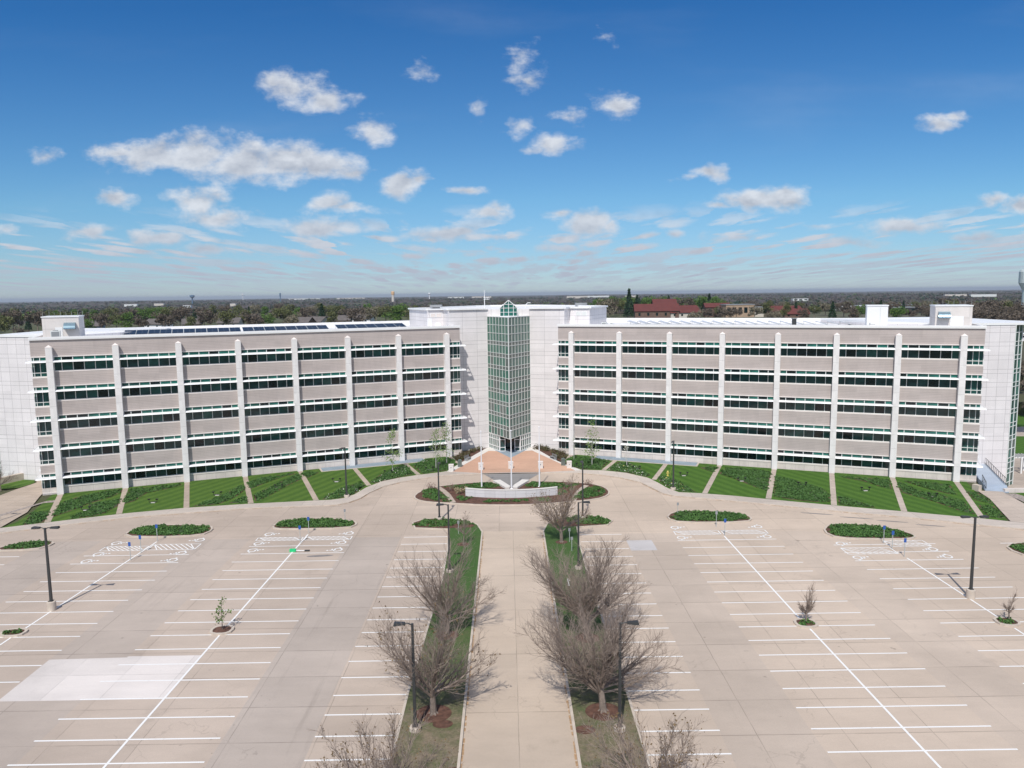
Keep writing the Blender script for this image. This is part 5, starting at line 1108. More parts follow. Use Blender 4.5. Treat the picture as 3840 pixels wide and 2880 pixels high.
for i, (x, y) in enumerate([(-62.3, 109.0), (-54.1, 112.7), (-45.8, 116.5), (-37.4, 120.6), (-28.8, 124.2), (29.6, 125.1), (38.1, 120.9), (46.7, 117.5), (55.1, 113.9), (63.3, 109.9), (-21.0, 129.6), (-14.0, 131.6), (12.8, 133.0), (22.5, 130.4)]):
    side = 'left' if x < 0 else 'right'; order = ['first', 'second', 'third', 'fourth', 'fifth', 'sixth', 'seventh']
    n_ = {0: 0, 1: 1, 2: 2, 3: 3, 4: 4, 9: 0, 8: 1, 7: 2, 6: 3, 5: 4, 10: 5, 11: 6, 12: 6, 13: 5}[i]
    e_ = empty('floodlight', (x, y, .12)); tag(e_, 'black twin headed floodlight on the %s lawns, %s from the outer end' % (side, order[n_]), 'floodlight', 'black twin floodlights on the lawns')
    m_ = MB(); m_.box(-.3, .3, -.15, .15, 0, .06, 'pale'); obj('base', m_, e_)
    m_ = MB(); m_.tube((-.62, 0, .14), (.62, 0, .14), .045, .045, 5, 'black'); m_.tube((-.6, 0, .12), (-.6, 0, .5), .04, .04, 5, 'black'); m_.tube((.6, 0, .12), (.6, 0, .5), .04, .04, 5, 'black'); obj('bar', m_, e_)
    for s_ in (-.6, .6): m_ = MB(); m_.box(s_-.16, s_+.16, -.12, .14, .48, .62, 'black'); obj('lamp_head', m_, e_)
def sign(x, y, h, label, col='blue', w_=.3, ph=.5):
    e_ = empty('parking_sign', (x, y, 0)); tag(e_, label, 'parking sign')
    m_ = MB(); m_.box(-.03, .03, -.03, .03, 0, h-.02, 'galv'); obj('post', m_, e_)
    m_ = MB(); m_.box(-w_/2, w_/2, -.05, -.032, h-ph, h, col); obj('plate', m_, e_)
for x, y, l in ((-45.2, 87.6, 'blue parking sign nearest the camera in the left outer row'), (-45.2, 90.2, 'blue parking sign between two others in the left outer row'), (-45.2, 94.6, 'blue parking sign at the foot of the planted island of the left outer row'), (-26.5, 93.2, 'blue parking sign nearer the camera in the left inner row'), (-26.4, 97.0, 'blue parking sign at the foot of the left inner island'),
                (27.4, 97.2, 'grey backed parking sign at the foot of the right inner island'), (27.5, 93.6, 'blue parking sign nearer the camera in the right inner row'), (46.0, 89.9, 'blue parking sign at the foot of the right outer island'), (46.0, 87.8, 'blue parking sign between two others in the right outer row'), (46.0, 85.0, 'blue parking sign nearest the camera in the right outer row')):
    sign(x, y, 2.25, l, 'grey' if 'grey' in l else 'blue')
for x, y, l in ((-22.6, 101.6, 'small grey sign standing in the left inner island greenery'), (23.5, 102.6, 'small grey sign standing in the right inner island greenery'), (-6.6, 95.5, 'thin sign post at the far end of the left median beside the young tree'), (7.5, 91.7, 'thin sign post near the young bare tree of the right median, farther one'), (7.5, 88.3, 'thin sign post near the young bare tree of the right median, nearer one')):
    sign(x, y, 1.9, l, 'grey', .28, .4)
e_ = empty('safety_marker', (-26.6, 89.9, 0), R(2)); tag(e_, 'bright green safety marker lying on the centre line of the left inner row', 'safety marker')
MT['neon'] = plain('neon_green', (.02, .55, .20), .4, .05)
m_ = MB(); m_.box(-.3, .45, -.2, .2, .0, .32, 'neon'); obj('base', m_, e_); m_ = MB(); m_.tube((.45, 0, .12), (1.5, 0, .08), .06, .05, 6, 'white'); obj('shaft', m_, e_); m_ = MB(); m_.box(1.5, 2.1, -.14, .14, .02, .14, 'dark'); obj('grip', m_, e_)
# lamps
def lamp(x, y, h, heads, label, base=(.42, .35), rz=0):
    e_ = empty('street_lamp', (x, y, .1 if base[1] < .5 else 0), R(rz)); tag(e_, label, 'street lamp')
    m_ = MB(); m_.lathe([(base[0], 0), (base[0], base[1]-.05), (base[0]-.05, base[1])], 18, 'curb'); obj('footing', m_, e_)
    m_ = MB(); z0 = base[1]; w_ = .115
    m_.v += [(-w_, -w_, z0), (w_, -w_, z0), (w_, w_, z0), (-w_, w_, z0)] + [(-w_*.7, -w_*.7, h), (w_*.7, -w_*.7, h), (w_*.7, w_*.7, h), (-w_*.7, w_*.7, h)]
    for f in ((0, 1, 5, 4), (1, 2, 6, 5), (2, 3, 7, 6), (3, 0, 4, 7), (4, 5, 6, 7)): m_.f.append(f); m_.mi.append(m_.mat('dark'))
    m_.box(-.2, .2, -.2, .2, z0, z0+.06, 'dark'); obj('pole', m_, e_)
    for (dx, dy) in heads:
        m_ = MB(); m_.tube((0, 0, h-.12), (dx*.3, dy*.3, h+.02), .05, .05, 6, 'dark'); m_.tube((dx*.3, dy*.3, h+.02), (dx*.5, dy*.5, h+.02), .05, .05, 6, 'dark'); a_ = obj('arm', m_, e_)
        m_ = MB(); px, py = -dy, dx; L0, L1 = .48, 1.32
        def C_(a, b, z): return (dx*a+px*b, dy*a+py*b, z)
        j = len(m_.v); m_.v += [C_(L0, -.13, h-.06), C_(L1, -.24, h-.1), C_(L1, .24, h-.1), C_(L0, .13, h-.06), C_(L0+.04, -.12, h+.09), C_(L1-.05, -.2, h+.1), C_(L1-.05, .2, h+.1), C_(L0+.04, .12, h+.09)]
        for f in ((0, 1, 5, 4), (1, 2, 6, 5), (2, 3, 7, 6), (3, 0, 4, 7), (4, 5, 6, 7), (3, 2, 1, 0)): m_.f.append(tuple(j+q for q in f)); m_.mi.append(m_.mat('dark'))
        obj('lamp_head', m_, e_)
lamp(-46.07, 73.3, 8.5, ((-1, .12), (1, .12)), 'tall dark twin headed lamp on a concrete footing in the left outer parking row', (.42, .95))
lamp(46.35, 72.9, 8.4, ((-1, .12), (1, .12)), 'tall dark twin headed lamp on a concrete footing in the right outer parking row', (.42, .95))
lamp(-6.9, 50.9, 8.0, ((-1, 0),), 'tall dark lamp at the near end of the left median, head to the left')
lamp(7.65, 50.5, 8.0, ((1, 0),), 'tall dark lamp at the near end of the right median, head to the right')
lamp(-6.75, 81.9, 7.8, ((-1, 0),), 'dark lamp halfway along the left median, head to the left')
lamp(7.75, 82.4, 7.7, ((1, 0),), 'dark lamp halfway along the right median, head to the right')
lamp(-9.65, 102.0, 7.75, ((0, 1),), 'slim dark lamp in the greenery at the far tip of the left median')
lamp(10.15, 101.6, 7.75, ((0, 1),), 'slim dark lamp in the greenery at the far tip of the right median')
lamp(-25.1, 114.6, 7.8, ((-.35, -.94),), 'dark lamp on the left lawn by the pavement bend'); lamp(25.9, 116.4, 7.8, ((-.35, -.94),), 'dark lamp on the right lawn by the pavement bend')
lamp(-72.6, 101.6, 8.2, ((-1, 0),), 'dark lamp left of the picture whose shadow crosses the left path'); lamp(74.2, 96.8, 8.2, ((-1, 0),), 'dark lamp right of the picture whose shadow crosses the right path')

# ------------------------------------------------------------------ trees
def bare_mesh(seed, H, spread, nl=11, trunk=1.9, r0=.2, buds=0, tw=.0080, dens=1.0, up=.6):
    rd = random.Random(seed); m_ = MB(); B_ = []
    def rv(): return Vector((rd.gauss(0, 1), rd.gauss(0, 1), rd.gauss(0, 1)))
    def wig(p, d, L_, ra, rb, n, bend, sides):
        """a gently bending branch, returns its nodes"""
        pts = [Vector(p)]; d = d.normalized()
        for i in range(n):
            d = (d+Vector((0, 0, bend))+rv()*.06).normalized(); q = pts[-1]+d*(L_/n)
            m_.tube(pts[-1], q, ra+(rb-ra)*i/n, ra+(rb-ra)*(i+1)/n, sides, caps=False); pts.append(q)
        return pts, d
    top, _ = wig((0, 0, 0), Vector((rd.uniform(-.04, .04), rd.uniform(-.04, .04), 1)), trunk, r0*1.15, r0*.85, 3, 0, 8)
    for j in range(6):   # root flare
        a = j*1.05; m_.tube((r0*1.5*math.cos(a), r0*1.5*math.sin(a), -.02), (0, 0, .4), r0*.35, r0*.2, 5, caps=False)
    bz = top[-1]
    for i in range(nl):
        az = 2.4*i+rd.uniform(-.3, .3); tilt = R(8+76*(((i*.618) % 1))**.8)
        d = Vector((math.sin(tilt)*math.cos(az), math.sin(tilt)*math.sin(az), math.cos(tilt)))
        L_ = (H-trunk)*(1-.1*math.sin(tilt))*rd.uniform(.82, 1.02)
        L_ = min(L_, spread/max(.25, math.sin(tilt))*1.0)
        st = bz-Vector((0, 0, rd.uniform(0, trunk*.38)))
        pts, dd = wig(st, d, L_, r0*(.30 if i % 3 else .45), .011, 9, .045, 5)
        for k in range(1, 9):
            f_ = k/9
            for s_ in range(max(1, int(rd.uniform(2, 3.6)*dens))):
                t_ = rd.random(); p = pts[k].lerp(pts[k+1], t_); loc = (pts[k+1]-pts[k]).normalized()
                side = loc.cross(rv()).normalized(); d2 = (loc*(up+.12)+side*.60+Vector((0, 0, .14))).normalized()
                L2 = (L_*.40)*(1.05-f_*.72)*rd.uniform(.6, 1.15)
                p2, d3 = wig(p, d2, L2, .028*(1.1-f_)+.010, .007, 4, .05, 3)
                for q in range(1, 5):
                    for u_ in range(max(1, int(rd.uniform(1.2, 3.2)*dens))):
                        a_ = p2[q-1].lerp(p2[q], rd.random()); l2 = (p2[q]-p2[q-1]).normalized(); sd2 = l2.cross(rv()).normalized()
                        e = a_+(l2*.70+sd2*.52+Vector((0, 0, .15))).normalized()*rd.uniform(.35, 1.15)*min(1, L2*.8)
                        m_.tube(a_, e, tw, tw*.55, 3, caps=False)
                        B_.append(e)
                        if rd.random() < .6:
                            mm_ = a_.lerp(e, .5); e2 = mm_+((e-a_).normalized()*.6+rv()*.32)*rd.uniform(.12, .4); m_.tube(mm_, e2, tw*.8, tw*.5, 3, caps=False); B_.append(e2)
    return m_, B_
def bare_tree(loc, seed, H, spread, label, group=None, buds=0, mats='twig', rz=0, cat='tree', lmat='bud', lsize=.12, **k):
    e_ = empty('bare_tree', loc, rz); tag(e_, label, cat, group)
    m_, B_ = bare_mesh(seed, H, spread, **k)
    nv = 3*8*2
    # trunk (first faces) and limbs as two parts
    nt_ = 3*8+6*5; t_m = MB(); t_m.v = m_.v; t_m.f = m_.f[:nt_]; t_m.mi = [0]*nt_
    def clean(v, f):
        used = sorted({i for q in f for i in q}); mp = {a: b for b, a in enumerate(used)}
        x = MB(); x.v = [v[i] for i in used]; x.f = [tuple(mp[i] for i in q) for q in f]; x.mi = [0]*len(f); return x
    to = obj('trunk', clean(m_.v, m_.f[:nt_]), e_, mats=['bark']); co = obj('crown', clean(m_.v, m_.f[nt_:]), e_, mats=[mats])
    if buds:
        rs_ = np.random.RandomState(seed); P_ = np.array([tuple(b) for b in B_]); P_ = P_[rs_.uniform(0, 1, len(P_)) < buds]
        obj('buds', leafmesh('buds', P_, lsize, [lmat], None, seed), co)
    return e_
T_L53 = bare_tree((-5.8, 53, .14), 1, 10.0, 5.3, 'large bare tree on the left median beside the near lamp, thick pale trunk', 'bare trees on the medians', buds=.10, nl=22, r0=.22, dens=1.0)
T_L66 = bare_tree((-5.8, 66, .14), 2, 10.2, 5.2, 'large bare tree on the left median, behind the one beside the near lamp', 'bare trees on the medians', nl=22, r0=.2, dens=1.0)
T_R53 = bare_tree((6.8, 53, .14), 3, 10.1, 5.9, 'large dense bare tree on the right median beside the near lamp', 'bare trees on the medians', nl=34, r0=.24, dens=1.12)
T_R65 = bare_tree((6.9, 65, .14), 4, 10.8, 5.9, 'large dense bare tree on the right median, behind the one beside the near lamp', 'bare trees on the medians', nl=34, r0=.22, dens=1.12)
bare_tree((-7.2, 40.5, .14), 5, 7.9, 4.4, 'bare tree with brown buds at the bottom edge left of the driveway', 'bare trees on the medians', buds=.2, nl=17, r0=.2, up=.8, lsize=.1)
bare_tree((8.2, 40.3, .14), 6, 8.1, 4.6, 'bare tree with brown buds at the bottom edge right of the driveway', 'bare trees on the medians', buds=.2, nl=17, r0=.2, up=.8, lsize=.1)
bare_tree((6.5, 91.6, .14), 7, 8.3, 4.6, 'bare budding tree at the far end of the right median before the curved wall', 'bare trees on the medians', buds=.3, nl=15, r0=.19, lsize=.12, dens=1.0)
bare_tree((-5.7, 91.3, .14), 8, 4.2, 1.0, 'slim young bare tree with a pale trunk at the far end of the left median', buds=.05, nl=9, r0=.07, trunk=1.6, dens=.6, tw=.009)
bare_tree((27.7, 67.7, .14), 9, 4.3, .75, 'narrow upright bare young tree in the right inner island', nl=12, r0=.07, trunk=1.0, dens=.75, tw=.012, up=1.2)
bare_tree((46.6, 67.4, .14), 10, 3.7, .55, 'narrow upright bare young tree in the right outer island', nl=9, r0=.06, trunk=1.0, dens=.5, tw=.012, up=1.2)
bare_tree((-83.0, 121.5, .1), 12, 5.0, 2.6, 'small pale bare tree by the path at the left edge of the picture', mats='twig', nl=11, r0=.1, trunk=1.3, dens=.9)
def leafy(loc, seed, H, rad, label, leafs, n, bark='bark', trunk=1.6, leaf=.16, r0=.07, group=None, shape=1.0, name='young_tree'):
    e_ = empty(name, loc); tag(e_, label, 'tree', group)
    rd = random.Random(seed); t_m = MB(); c_m = MB(); P_ = []
    t_m.tube((0, 0, 0), (.02, 0, H*.92), r0, .015, 6)
    for i in range(int(16*H/5)):
        f_ = rd.uniform(0, 1); z = trunk*.7+(H-trunk*.7)*f_; az = rd.uniform(0, 6.28); L_ = rad*(1-f_*.82)*rd.uniform(.6, 1.1)
        a = Vector((0, 0, z)); d = Vector((math.cos(az), math.sin(az), rd.uniform(.3, .9))); b_ = a+d*L_
        c_m.tube(a, b_, .022, .008, 4)
        for q in range(int(n/18)):
            u_ = rd.uniform(.25, 1.08); P_.append(a.lerp(b_, u_)+Vector((rd.gauss(0, 1), rd.gauss(0, 1), rd.gauss(0, .8)))*.17*rad)
    obj('trunk', t_m, e_, mats=[bark]); c = obj('limbs', c_m, e_, mats=['twig' if bark == 'bark' else bark]); obj('leaves', leafmesh('leaves', np.array([tuple(p) for p in P_]), leaf, [leafs], None, seed), e_)
    return e_
leafy((-27.0, 68.0, .14), 21, 2.95, .95, 'small leafy young tree in the left inner round island', 'young_leaf', 420, leaf=.13, r0=.05, trunk=1.0)
leafy((-20.5, 131.3, .14), 22, 6.9, 1.9, 'young birch with fresh green leaves, leftmost before the left wing', 'birch_leaf', 520, 'bark_birch', group='young birches along the building', name='birch_tree')
leafy((-13.0, 133.2, .14), 23, 7.0, 1.8, 'front birch of the pair at the inner end of the left wing', 'birch_leaf', 430, 'bark_birch', group='young birches along the building', name='birch_tree')
leafy((-11.4, 137.3, .14), 24, 7.6, 1.8, 'rear birch of the pair at the inner end of the left wing', 'birch_leaf', 430, 'bark_birch', group='young birches along the building', name='birch_tree')
leafy((15.1, 134.2, .14), 25, 8.1, 1.9, 'tall young birch before the first bay of the right wing', 'birch_leaf', 480, 'bark_birch', group='young birches along the building', name='birch_tree')
leafy((21.2, 133.0, .14), 26, 3.7, 1.3, 'small whitish flowering tree before the right wing', 'blossom', 160, 'bark_birch', leaf=.12)
leafy((12.2, 138.4, .14), 27, 4.6, .7, 'thin leaning sapling left of the tall right birch', 'birch_leaf', 60, 'bark_birch', leaf=.12, r0=.04)

# ------------------------------------------------------------------ background
def pt(u, D):      # a place on the ground at picture column u (0..2212) and distance D
    t_ = (u-1093)/1637.0; y = D/math.sqrt(1+t_*t_); return (t_*y, y, terr(t_*y, y))
def crown_mesh(seed, kind, mat, h=11.0):
    rs_ = np.random.RandomState(seed); n = 1500
    if kind == 'cone':
        z = rs_.uniform(.08, 1, n)**1.15; a = rs_.uniform(0, 6.28, n); q = (1-z)*.24*h*np.sqrt(rs_.uniform(.15, 1, n))+.1; P_ = np.stack([q*np.cos(a), q*np.sin(a), z*h], 1); P_ += rs_.normal(size=P_.shape)*.15
    else:
        nb = 16; C_ = []
        for i in range(nb):
            a = rs_.uniform(0, 6.28); q = h*.33*math.sqrt(rs_.uniform(0, 1)); z = h*rs_.uniform(.35, .84); q *= 1-.9*max(0, z/h-.6); C_.append((q*math.cos(a), q*math.sin(a), z, h*rs_.uniform(.10, .19)))
        C_ = np.array(C_); k_ = rs_.randint(0, nb, n); v = rs_.normal(size=(n, 3)); v /= np.linalg.norm(v, axis=1)[:, None]; v[:, 2] = v[:, 2]*.8
        P_ = C_[k_, :3]+v*(C_[k_, 3]*rs_.uniform(.55, 1.05, n))[:, None]
    return leafmesh('crown', P_, h*.040 if kind != 'cone' else h*.04, [mat], None, seed)
TM = MB(); TM.tube((0, 0, -1), (0, 0, 5.5), .28, .14, 6); TRUNK = TM.mesh('trunk', ['bark'])
BT = {}
for key, kind, mat in (('bare', 'round', 'f_brown'), ('olive', 'round', 'f_olive'), ('green', 'round', 'f_green'), ('ever', 'cone', 'f_ever'), ('pale', 'round', 'f_pale')):
    BT[key] = [crown_mesh(300+q+10*len(key), kind, mat) for q in range(3)]
ADJ = {'bare': 'leafless brown grey', 'olive': 'olive budding', 'green': 'fresh green', 'ever': 'dark pointed evergreen', 'pale': 'pale straw coloured leafless'}
def bgtree(u, D, key, hs, where, label=None):
    x, y, z = pt(u, D); e_ = empty('evergreen_tree' if key == 'ever' else 'deciduous_tree', (x, y, z), brd.uniform(0, 6))
    tag(e_, label or '%s tree in the belt %s' % (ADJ[key], where), 'tree', '%s trees %s' % (ADJ[key], where)); e_.scale = (hs/11*brd.uniform(.95, 1.25),)*2+(hs/11,)
    obj('trunk', TRUNK, e_); obj('crown', BT[key][brd.randrange(3)], e_)
brd = random.Random(77)
SH = {'bare': 'brown bare', 'olive': 'olive', 'green': 'green', 'ever': 'pointed evergreen', 'pale': 'straw pale'}
W3 = {'bare': 3.2, 'olive': 3.0, 'green': 2.2, 'ever': .5, 'pale': 1.2}
COLX = {'left': (106, 249, 384, 513, 636, 751, 862, 967), 'right': (2085, 1942, 1810, 1683, 1562, 1447, 1337, 1231)}
SEEN = {}
def belt(u0, u1, D0, D1, n, where, wts, h0=9, h1=13.5):
    for i in range(n):
        f_ = (i+.5)/n; u = u0+(u1-u0)*((i*.618034) % 1); D = D0+(D1-D0)*f_; key = brd.choices(list(wts), list(wts.values()))[0]; h = brd.uniform(h0, h1)
        side = 'left' if u < 1100 else 'right'; k = min(range(8), key=lambda q: abs(COLX[side][q]-u)); off = u-COLX[side][k]
        spot = 'above the %s outer column of the %s wing' % (('first', 'second', 'third', 'fourth', 'fifth', 'sixth', 'seventh', 'eighth')[k], side)
        if u < 60: spot = 'left of the left roof penthouse'
        if u > 2110: spot = 'by the far car park'
        if 990 < u < 1205: spot = 'behind the central block'
        row = ('nearest', 'second', 'third', 'fourth', 'fifth', 'farthest')[int(f_*6)]+' row'
        bgtree(u, D, key, h, where, '%s %s tree, %s, %s' % ('tall' if h > (h0+h1)/2 else 'low', SH[key], row, spot))
belt(-30, 905, 400, 700, 92, 'behind the left wing', W3)
belt(905, 1300, 420, 700, 26, 'behind the central block', {'bare': 3, 'olive': 2, 'green': .6, 'pale': 1.5, 'ever': .6}, 8, 12)
belt(1290, 1560, 560, 720, 40, 'behind the red roofed house', {'green': 3, 'olive': 1, 'bare': 1.6, 'ever': .5}, 12, 16)
belt(1500, 2212, 430, 760, 72, 'behind the right wing', {'bare': 4.4, 'olive': 1.6, 'green': .9, 'ever': .6, 'pale': .8}, 8, 12)
belt(2080, 2240, 400, 480, 16, 'at the far right car park', {'bare': 5}, 10, 13)
bgtree(1357, 560, 'ever', 20, '', 'tallest dark evergreen beside the large red roofed house'); bgtree(1374, 570, 'ever', 16, '', 'second dark evergreen right of the tallest one'); bgtree(1304, 470, 'pale', 15, '', 'pale leafless tree at the right edge of the central block')
for u, D, k_, h in ((2240, 215, 'bare', 11), (2262, 240, 'green', 10), (2228, 260, 'bare', 12)): bgtree(u, D, k_, h, 'beyond the right glass corner')
def house(u, D, w_, d_, hw, hr, rz, wall, roof, label, cat='house', windows=2, name='house', z=None):
    x, y, zz = pt(u, D); e_ = empty(name, (x, y, zz if z is None else z), R(rz)); tag(e_, label, cat)
    m_ = MB(); m_.box(-w_/2, w_/2, -d_/2, d_/2, -2, hw, wall)
    m_.face([(-w_/2, -d_/2, hw), (-w_/2, 0, hw+hr), (-w_/2, d_/2, hw)][::-1], wall); m_.face([(w_/2, -d_/2, hw), (w_/2, d_/2, hw), (w_/2, 0, hw+hr)], wall); obj('wall', m_, e_)
    m_ = MB(); o_ = .6
    for s_ in (-1, 1):
        a = [(-w_/2-o_, s_*(d_/2+o_), hw-.25), (w_/2+o_, s_*(d_/2+o_), hw-.25), (w_/2+o_, 0, hw+hr+.1), (-w_/2-o_, 0, hw+hr+.1)]
        b = [(p[0], p[1], p[2]+.25) for p in a]; m_.face(b if s_ < 0 else b[::-1], roof); m_.face(a[::-1] if s_ < 0 else a, roof); m_.face([a[0], a[1], b[1], b[0]], roof)
    obj('roof', m_, e_)
    for i in range(windows):
        m_ = MB(); xx = -w_/2+w_*(i+.5)/windows; m_.box(xx-.7, xx+.7, -d_/2-.05, -d_/2-.003, hw*.35, hw*.75, 'g_black'); obj('window', m_, e_)
    return e_
house(1415, 545, 30, 16, 5.0, 4.5, -6, 'brickwall', 'redroof', 'large building with a broad dark red roof, left part with the lower ridge', 'building', 5, 'red_roofed_building')
house(1432, 560, 16, 12, 9.5, 3.2, -4, 'brickwall', 'redroof', 'tall middle part of the red roofed building rising above the others', 'building', 3, 'red_roofed_building')
house(1470, 548, 22, 14, 3.6, 4.6, 12, 'cream', 'redroof', 'cream walled wing under a dark red roof right of the tall part', 'building', 4, 'red_roofed_building')
house(1545, 560, 17, 10, 7.0, 2.5, -3, 'brickwall', 'redroof', 'smaller red roofed building beside the tan flat block', 'building', 3, 'red_roofed_building')
house(1690, 560, 22, 12, 4.0, 3.2, 5, 'brickwall', 'redroof', 'low red roofed building near the middle of the right wing roof', 'building', 3, 'red_roofed_building')
house(1715, 545, 16, 10, 2.5, 3.0, -5, 'brickwall', 'redroof', 'lowest red roof in front of the other red roofed buildings on the right', 'building', 3, 'red_roofed_building')
def flatblock(u, D, w_, d_, h, wall, label, rz=0, nwin=4, z=None, name='commercial_building', roof='grey'):
    x, y, zz = pt(u, D); e_ = empty(name, (x, y, zz if z is None else z), R(rz)); tag(e_, label, 'building')
    m_ = MB(); m_.box(-w_/2, w_/2, -d_/2, d_/2, -2, h, wall); obj('wall', m_, e_)
    m_ = MB(); m_.box(-w_/2-.3, w_/2+.3, -d_/2-.3, d_/2+.3, h, h+.5, roof); obj('roof', m_, e_)
    for i in range(nwin):
        m_ = MB(); xx = -w_/2+w_*(i+.5)/nwin; ww = w_/nwin*.3; m_.box(xx-ww, xx+ww, -d_/2-.06, -d_/2-.004, h*.35, h*.8, 'g_black'); obj('window', m_, e_)
    return e_
flatblock(1590, 555, 20, 12, 8.5, 'tan', 'tan flat roofed block with dark square windows on the right', 3, 5)
flatblock(1624, 560, 12, 10, 6.5, 'cream', 'pale and dark end block right of the tan one', 0, 2)
flatblock(1930, 640, 46, 14, 4.2, 'dark', 'long low dark and tan shop building between the roof boxes', 4, 6)
flatblock(1880, 760, 60, 14, 5.5, 'cream', 'long white warehouse behind the dark shop building', 2, 8, roof='roof')
flatblock(1950, 800, 90, 20, 8, 'g_dark2', 'long green glass building with a grey roof left of the rightmost penthouse', 2, 9, roof='slate')
flatblock(1745, 820, 36, 12, 6, 'cream', 'white warehouse seen over the right wing between trees', 0, 6, roof='roof')
flatblock(1500, 380, 30, 8, 1.5, 'cream', 'low white shed just behind the right wing roof edge', 0, 4, z=11.6, roof='roof')
for i, (u, D, l) in enumerate(((690, 430, 'grey roofed house with a white gable, right of centre behind the left wing'), (735, 450, 'dark roofed house with a cream wall left of the central block'), (650, 425, 'long dark roofed house between trees behind the left wing'), (418, 440, 'tan gabled house between green trees'), (500, 445, 'pale house half hidden by a bare tree'), (345, 455, 'white chimneyed house behind the left wing'), (205, 450, 'blue grey roofed house right of the left penthouse'), (785, 470, 'small white gabled house beside an evergreen'))):
    house(u, D+25, 10+i % 3*2, 8, 3.4, 2.6, (i*37) % 60-30, ['cream', 'tan', 'brickwall', 'tan', 'cream', 'white', 'slate', 'white'][i], 'shingle', l, 'house')
def tower(u, D, zt, rb, hb, rs_, zb, col, label, name='water_tower', band=None):
    x, y, z = pt(u, D); e_ = empty(name, (x, y, zb)); tag(e_, label, 'water tower')
    m_ = MB(); H_ = zt-zb; m_.lathe([(rs_*1.3, 0), (rs_, 3), (rs_, H_-hb*1.5)], 24, col); obj('stem', m_, e_)
    m_ = MB(); m_.lathe([(rs_, H_-hb*1.5), (rb, H_-hb), (rb, H_-hb*.25), (rb*.9, H_-hb*.12), (.2, H_)], 24, band or col); obj('tank', m_, e_)
MT['orange'] = plain('peach_paint', (.75, .48, .25), .5, .03); MT['twblue'] = plain('blue_tank', (.10, .17, .26), .5, .05); MT['mint'] = plain('mint_white', (.60, .66, .64), .5, .06)
tower(850, 2500, 44, 5.6, 8, 4.4, 0, 'cream', 'cream water tower with an orange top on the horizon left of centre', band='orange')
tower(421, 3200, 42, 9, 8, 2.6, 0, 'twblue', 'blue grey water tower on the far left horizon'); tower(529, 5200, 52, 7, 7, 2.2, 0, 'white', 'tiny white water tower on the left horizon'); tower(928, 4200, 42, 7, 7, 2.5, 0, 'white', 'small white water tower on the horizon left of the antenna mast')
tower(609, 4000, 50, 4, 14, 2.5, 0, 'twblue', 'thin dark tower on the left horizon')
tower(2221, 500, 41.5, 5.4, 8.0, 3.4, 10, 'mint', 'pale green and white water tower cut by the right edge of the picture', band='mint')
x, y, z = pt(2218, 500); m_ = MB(); m_.lathe([(5.63, 38.6), (5.63, 39.6)], 24, 'g_teal'); 
# distant pale buildings
for i, (u, D, w_, h, l) in enumerate(((290, 2600, 49, 9, 'long white building far off on the left hillside'), (350, 2700, 38, 8, 'second long white building on the left hillside'), (660, 5200, 260, 14, 'row of white hangars on the horizon left of the orange topped tower'), (760, 5300, 240, 13, 'second row of white hangars on the horizon'), (985, 4600, 120, 14, 'white far building left of the antenna mast'), (1040, 4700, 150, 16, 'cream far building on the horizon behind the mast'), (1290, 3600, 130, 11, 'white far building right of the glass lantern'), (1245, 3500, 120, 11, 'pale far warehouse right of the lantern'), (1235, 900, 26, 5, 'pale shed among bare trees right of the lantern'), (1360, 3300, 60, 9, 'white far building behind the tall evergreen'), (1725, 1700, 40, 9, 'white and red building far off on the right'), (2060, 2600, 80, 7, 'white far building above the right car park'), (2120, 2500, 90, 8, 'second white far building above the right car park'), (508, 2200, 18, 9, 'white house cluster on the left hill'), (410, 1900, 22, 6, 'pale far house in the left woods'))):
    flatblock(u, D, w_*.8, 9, 4.5 if D < 3000 else 10, 'frame' if i % 2 == 0 else 'cream', l, 0, 0 if D > 2000 else 3, z=terr(*pt(u, D)[:2])+5 if D < 1000 else 9.0 if D < 3000 else 7.0, name='distant_building', roof='roof')
# tell equal labels apart by their order from the left
from collections import defaultdict
_g = defaultdict(list)
for o in bpy.data.objects:
    if o.parent is None and 'row, ' in str(o.get('label', '')): _g[o['label']].append(o)
for l_, os_ in _g.items():
    if len(os_) > 1:
        os_.sort(key=lambda o: o.location.x/o.location.y)
        for i, o in enumerate(os_): o['label'] = ('leftmost' if i == 0 else 'rightmost' if i == len(os_)-1 else ('second', 'third', 'fourth')[min(i-1, 2)])+' '+l_
# parked cars on the far right
def car_mesh():
    b_ = MB(); prof = [(-2.2, .35), (-2.25, .75), (-1.9, .92), (-1.2, .98), (-.7, 1.42), (.75, 1.45), (1.45, 1.0), (2.15, .88), (2.25, .5), (2.2, .32)]
    for (a, z0), (c, z1) in zip(prof, prof[1:]+prof[:1]): b_.face([(a, -.85, z0), (c, -.85, z1), (c, .85, z1), (a, .85, z0)])
    for s_ in (-.85, .85): b_.face([(a, s_, z) for a, z in (prof if s_ > 0 else prof[::-1])])
    g_ = MB(); 
    for s_ in (-.86, .86): g_.face([(-1.1, s_, 1.0), (-.66, s_, 1.36), (.7, s_, 1.39), (1.3, s_, 1.02)][::(1 if s_ < 0 else -1)])
    g_.face([(-1.22, -.7, 1.0), (-.72, -.65, 1.43), (-.72, .65, 1.43), (-1.22, .7, 1.0)]); g_.face([(1.47, -.7, 1.02), (.77, -.65, 1.46), (.77, .65, 1.46), (1.47, .7, 1.02)])
    return b_, g_
CB, CG = car_mesh(); CGm = CG.mesh('window', ['g_black']); WM = MB(); WM.tube((0, -.1, 0), (0, .1, 0), .33, .33, 10); WMm = WM.mesh('wheel', ['black'])
CM = {}
